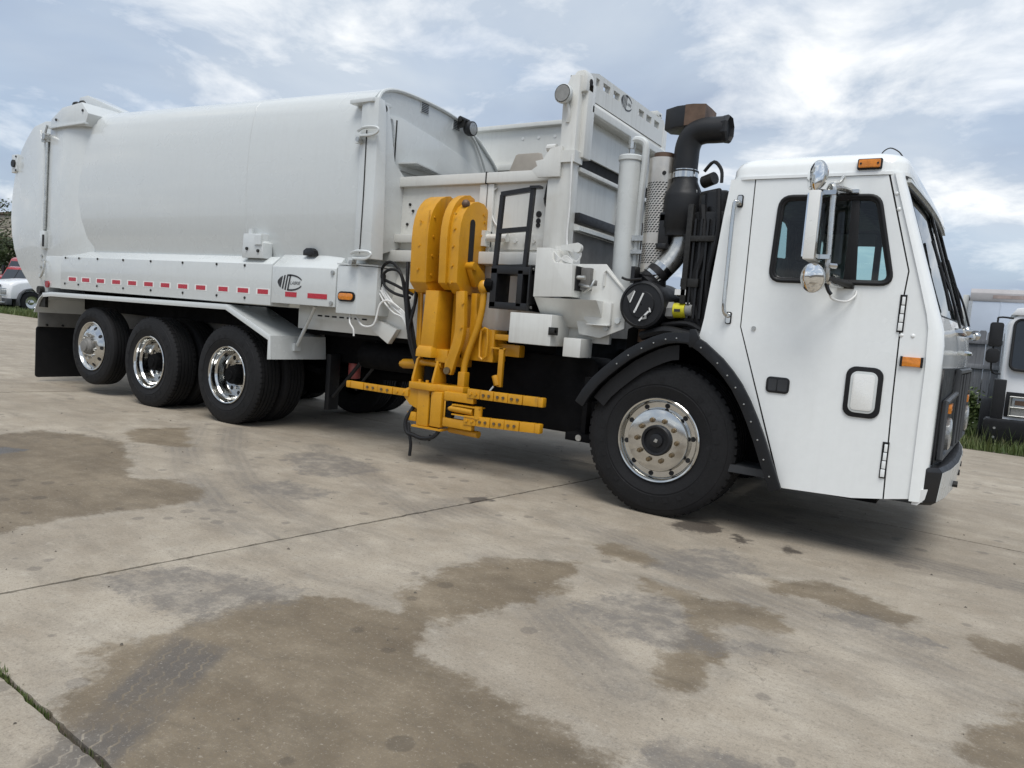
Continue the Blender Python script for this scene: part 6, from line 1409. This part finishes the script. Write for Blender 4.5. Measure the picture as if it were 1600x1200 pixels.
build('wire_tie', MB().tube([(1.03, -1.43, 1.64), (1.045, -1.42, 1.60), (1.06, -1.41, 1.58)], .012, 6), 'black', mr)
def convex(c, n, r, name):
    n = Vector(n).normalized(); u = Vector((0, 0, 1)); u = (u-n*u.dot(n)).normalized(); v = n.cross(u); c = Vector(c)
    def rg(rad, d): return [c+n*d+rad*(math.cos(2*math.pi*i/32)*u+math.sin(2*math.pi*i/32)*v) for i in range(32)]
    b = build(name, MB().loft([rg(r*.3, -.045), rg(r*.8, -.03), rg(r, -.004), rg(r, .004), rg(r*.955, .006)], True, True), 'brushed', mr, 0, 40)
    build('convex_glass', MB().loft([rg(r*.95, .0065), rg(r*.8, .012), rg(r*.5, .018), rg(r*.2, .021), rg(.002, .0215)], True, False), 'mirror', mr, 0, 60)
convex((.925, -1.49, 2.248), (-.72, -.69, .04), .088, 'convex_mirror')
convex((.965, -1.49, 1.665), (-.5, -.86, -.12), .086, 'convex_mirror')
build('convex_stem', MB().tube([(.94, -1.46, 2.17), (.975, -1.45, 2.165)], .01, 6, 0).tube([(1.0, -1.46, 1.70), (1.035, -1.45, 1.70)], .01, 6, 0), 'bolt', mr)
# ---- bumper, grille and lamps
bm_ = MB(); yb = [-1.18, -1.12, -.9, -.5, 0, .5, .9, 1.12, 1.18]; xb = [1.63, 1.70, 1.735, 1.765, 1.775, 1.765, 1.735, 1.70, 1.63]
bm_.loft([[(x-.06, y, .62), (x, y, .625), (x+.02, y, .60), (x+.005, y, .42), (x-.02, y, .40), (x-.06, y, .42)] for x, y in zip(xb, yb)])
bum = build('bumper', bm_, 'black', T, .003, 30)
bf_ = MB(); bf_.loft([[(x+.0235, y, .598), (x+.0085, y, .425), (x+.0055, y, .425), (x+.0205, y, .598)] for x, y in list(zip(xb, yb))[1:-1]]); build('bumper_face', bf_, 'cylgrey', bum, 0, 30)
for y, z in ((-.6, .47), (-.1, .48), (.4, .48), (.4, .56)): build('bumper_bolt', MB().cyl((1.76, y, z), (1.797, y, z), .02, n=8), 'bolt', bum)
build('torn_edge', MB().prism([(1.585, .40), (1.60, .49), (1.66, .50), (1.65, .44), (1.615, .40)], 'y', -1.192, -1.183), 'sticker', bum)
gp_ = MB(); zz = [.63, .75, .9, 1.05, 1.2]; yy = [-1.08, -.8, -.4, 0, .4, .8, 1.08]
gp_.loft([[(fx(y, z, .022), y, z) for y in yy] for z in zz], False, False)
grl = build('grille_panel', gp_, 'satinblack', T, 0, 60); grl.modifiers.new('thickness', 'SOLIDIFY').thickness = .03
for y in (-.35, -.12, .12, .35): build('grille_bar', MB().tube([(fx(y, .7, .04), y, .68), (fx(y, .9, .04), y, .9), (fx(y, 1.1, .04), y, 1.16)], .012, 6), 'trimgrey', grl)
build('grille_frame', MB().tube([(fx(y, z, .04), y, z) for y, z in [(-1.0, .66), (-1.0, 1.0), (-.55, 1.04), (-.55, 1.18), (.55, 1.18), (.55, 1.04), (1.0, 1.0), (1.0, .66), (-1.0, .66)]], .018, 6, 0), 'trimgrey', grl)
for y in (-.8, .8):
    hd = build('headlight', MB().lathe([(.09, .0), (.10, .015), (.10, .035), (.085, .045), (.03, .05), (.002, .05)], (fx(y, .85, .02), y, .80), 'x', 24), 'lamp', grl)
    build('turn_signal', MB().box(fx(y, .95, .02), fx(y, .95, .055), y-.12, y+.12, .93, .985), 'amber', grl, .006)
build('front_handle', MB().tube([(fx(.0, 1.3, .0), -.6, 1.30), (fx(0, 1.3, .05), -.58, 1.30), (fx(0, 1.3, .05), .58, 1.30), (fx(0, 1.3, .0), .6, 1.30)], .014, 8, 2), 'chrome', T)
# ---- rubber front wheel flare
fo = [(-.625, .74), (-.575, .83), (-.507, .922), (-.43, 1.0), (-.345, 1.076), (-.26, 1.145), (-.163, 1.204), (-.075, 1.25), (.015, 1.284), (.10, 1.298), (.194, 1.296), (.30, 1.242), (.424, 1.147), (.50, 1.07), (.564, .994), (.63, .89), (.687, .782), (.74, .67), (.79, .551), (.835, .45), (.872, .362)]
def offs(pts, d):
    out = []
    for i, p in enumerate(pts):
        a = Vector(pts[max(i-1, 0)]); b = Vector(pts[min(i+1, len(pts)-1)]); t = (b-a).normalized(); out.append((p[0]+t.y*d, p[1]-t.x*d))
    return out
fi_ = offs(fo, .078); fl = build('front_flare', MB().prism(fo+fi_[::-1], 'y', -1.268, -1.228), 'flare', T, .012, 50)
in0 = offs(fo, .02); in1 = offs(fo, .032)
build('arch_liner', MB().prism(in0+in1[::-1], 'y', -1.234, -.70), 'flare', fl, 0, 40)
in2 = offs(fo, .09); in3 = offs(fo, .20)
build('flare_fringe', MB().prism(in2[1:10]+offs(fo, .19)[1:10][::-1], 'y', -1.21, -1.20), 'rubber', fl, 0, 40)
build('arch_back', MB().prism(fo+[(.872, .36), (.6, .36), (.5, .7), (.2, 1.0), (-.3, .95), (-.55, .7)], 'y', -.72, -.70), 'frame', fl)
build('flare_joint', MB().prism([(.19, 1.20), (.185, 1.32), (.225, 1.325), (.26, 1.26), (.215, 1.20)], 'y', -1.27, -1.232), 'flare', fl, .008)
rv = offs(fo, .045); r0 = None
for i in range(4, 20):
    x, z = rv[i]
    if i in (10,): continue
    if r0 is None: r0 = build('rivet', MB().lathe([(.006, 0), (.005, .004), (.001, .005)], n=8, sgn=-1), 'zinc', fl, loc=(x, -1.268, z))
    else: dup(r0, (x, -1.268, z), fl)
far_fl = build('far_flare', MB().prism(fo+fi_[::-1], 'y', 1.235, 1.262), 'flare', T, .006, 40)
build('cab_step', MB().box(.9, 1.4, -1.15, -.75, .36, .40), 'frame', T)
build('cab_underframe', MB().box(.3, 1.55, -.9, .9, .42, .75), 'frame', T)
# ---- debris and weeds on the concrete
rd = random.Random(5); db = MB()
for _ in range(420):
    x = rd.uniform(-6, 2.6); y = rd.uniform(-5.2, 1.2); s = rd.choice([.003, .004, .005, .006, .010]); z = .001
    a = rd.uniform(0, 6.28); e = rd.uniform(.4, 1.0)
    db.add([(x+s*math.cos(a+t)*(1 if k % 2 else e), y+s*math.sin(a+t)*(1 if k % 2 else e), z) for k, t in enumerate((0, 1.3, 2.9, 4.4))]+[(x, y, z+s*rd.uniform(.3, .9))], [(0, 1, 4), (1, 2, 4), (2, 3, 4), (3, 0, 4)])
tag(build('debris', db, 'debris', angle=10), 'small scattered grit and leaf bits on the concrete', 'debris', kind='stuff')
def joint_line(r):
    t = r.random()**.6; x = -1.15+.75*t if r.random() < .75 else r.uniform(-1.1, .25)
    return (x+r.gauss(0, .006), -4.92-.07*(x+.86)+r.gauss(0, .005))
jw = blades(300, joint_line, .006, .024, .0018, 12, lambda x, y: -.012)
jw2 = blades(70, lambda r: (lambda x: (x, -4.915-.07*(x+.86)+r.gauss(0, .008)))(r.choice([-.80, -.75])+r.gauss(0, .025)), .012, .03, .002, 13, lambda x, y: -.01)
jw.add(jw2.v, jw2.f)
tag(build('joint_weeds', jw, 'grass', angle=180), 'little green weeds growing in the concrete joint at the lower left', 'weeds', kind='stuff')
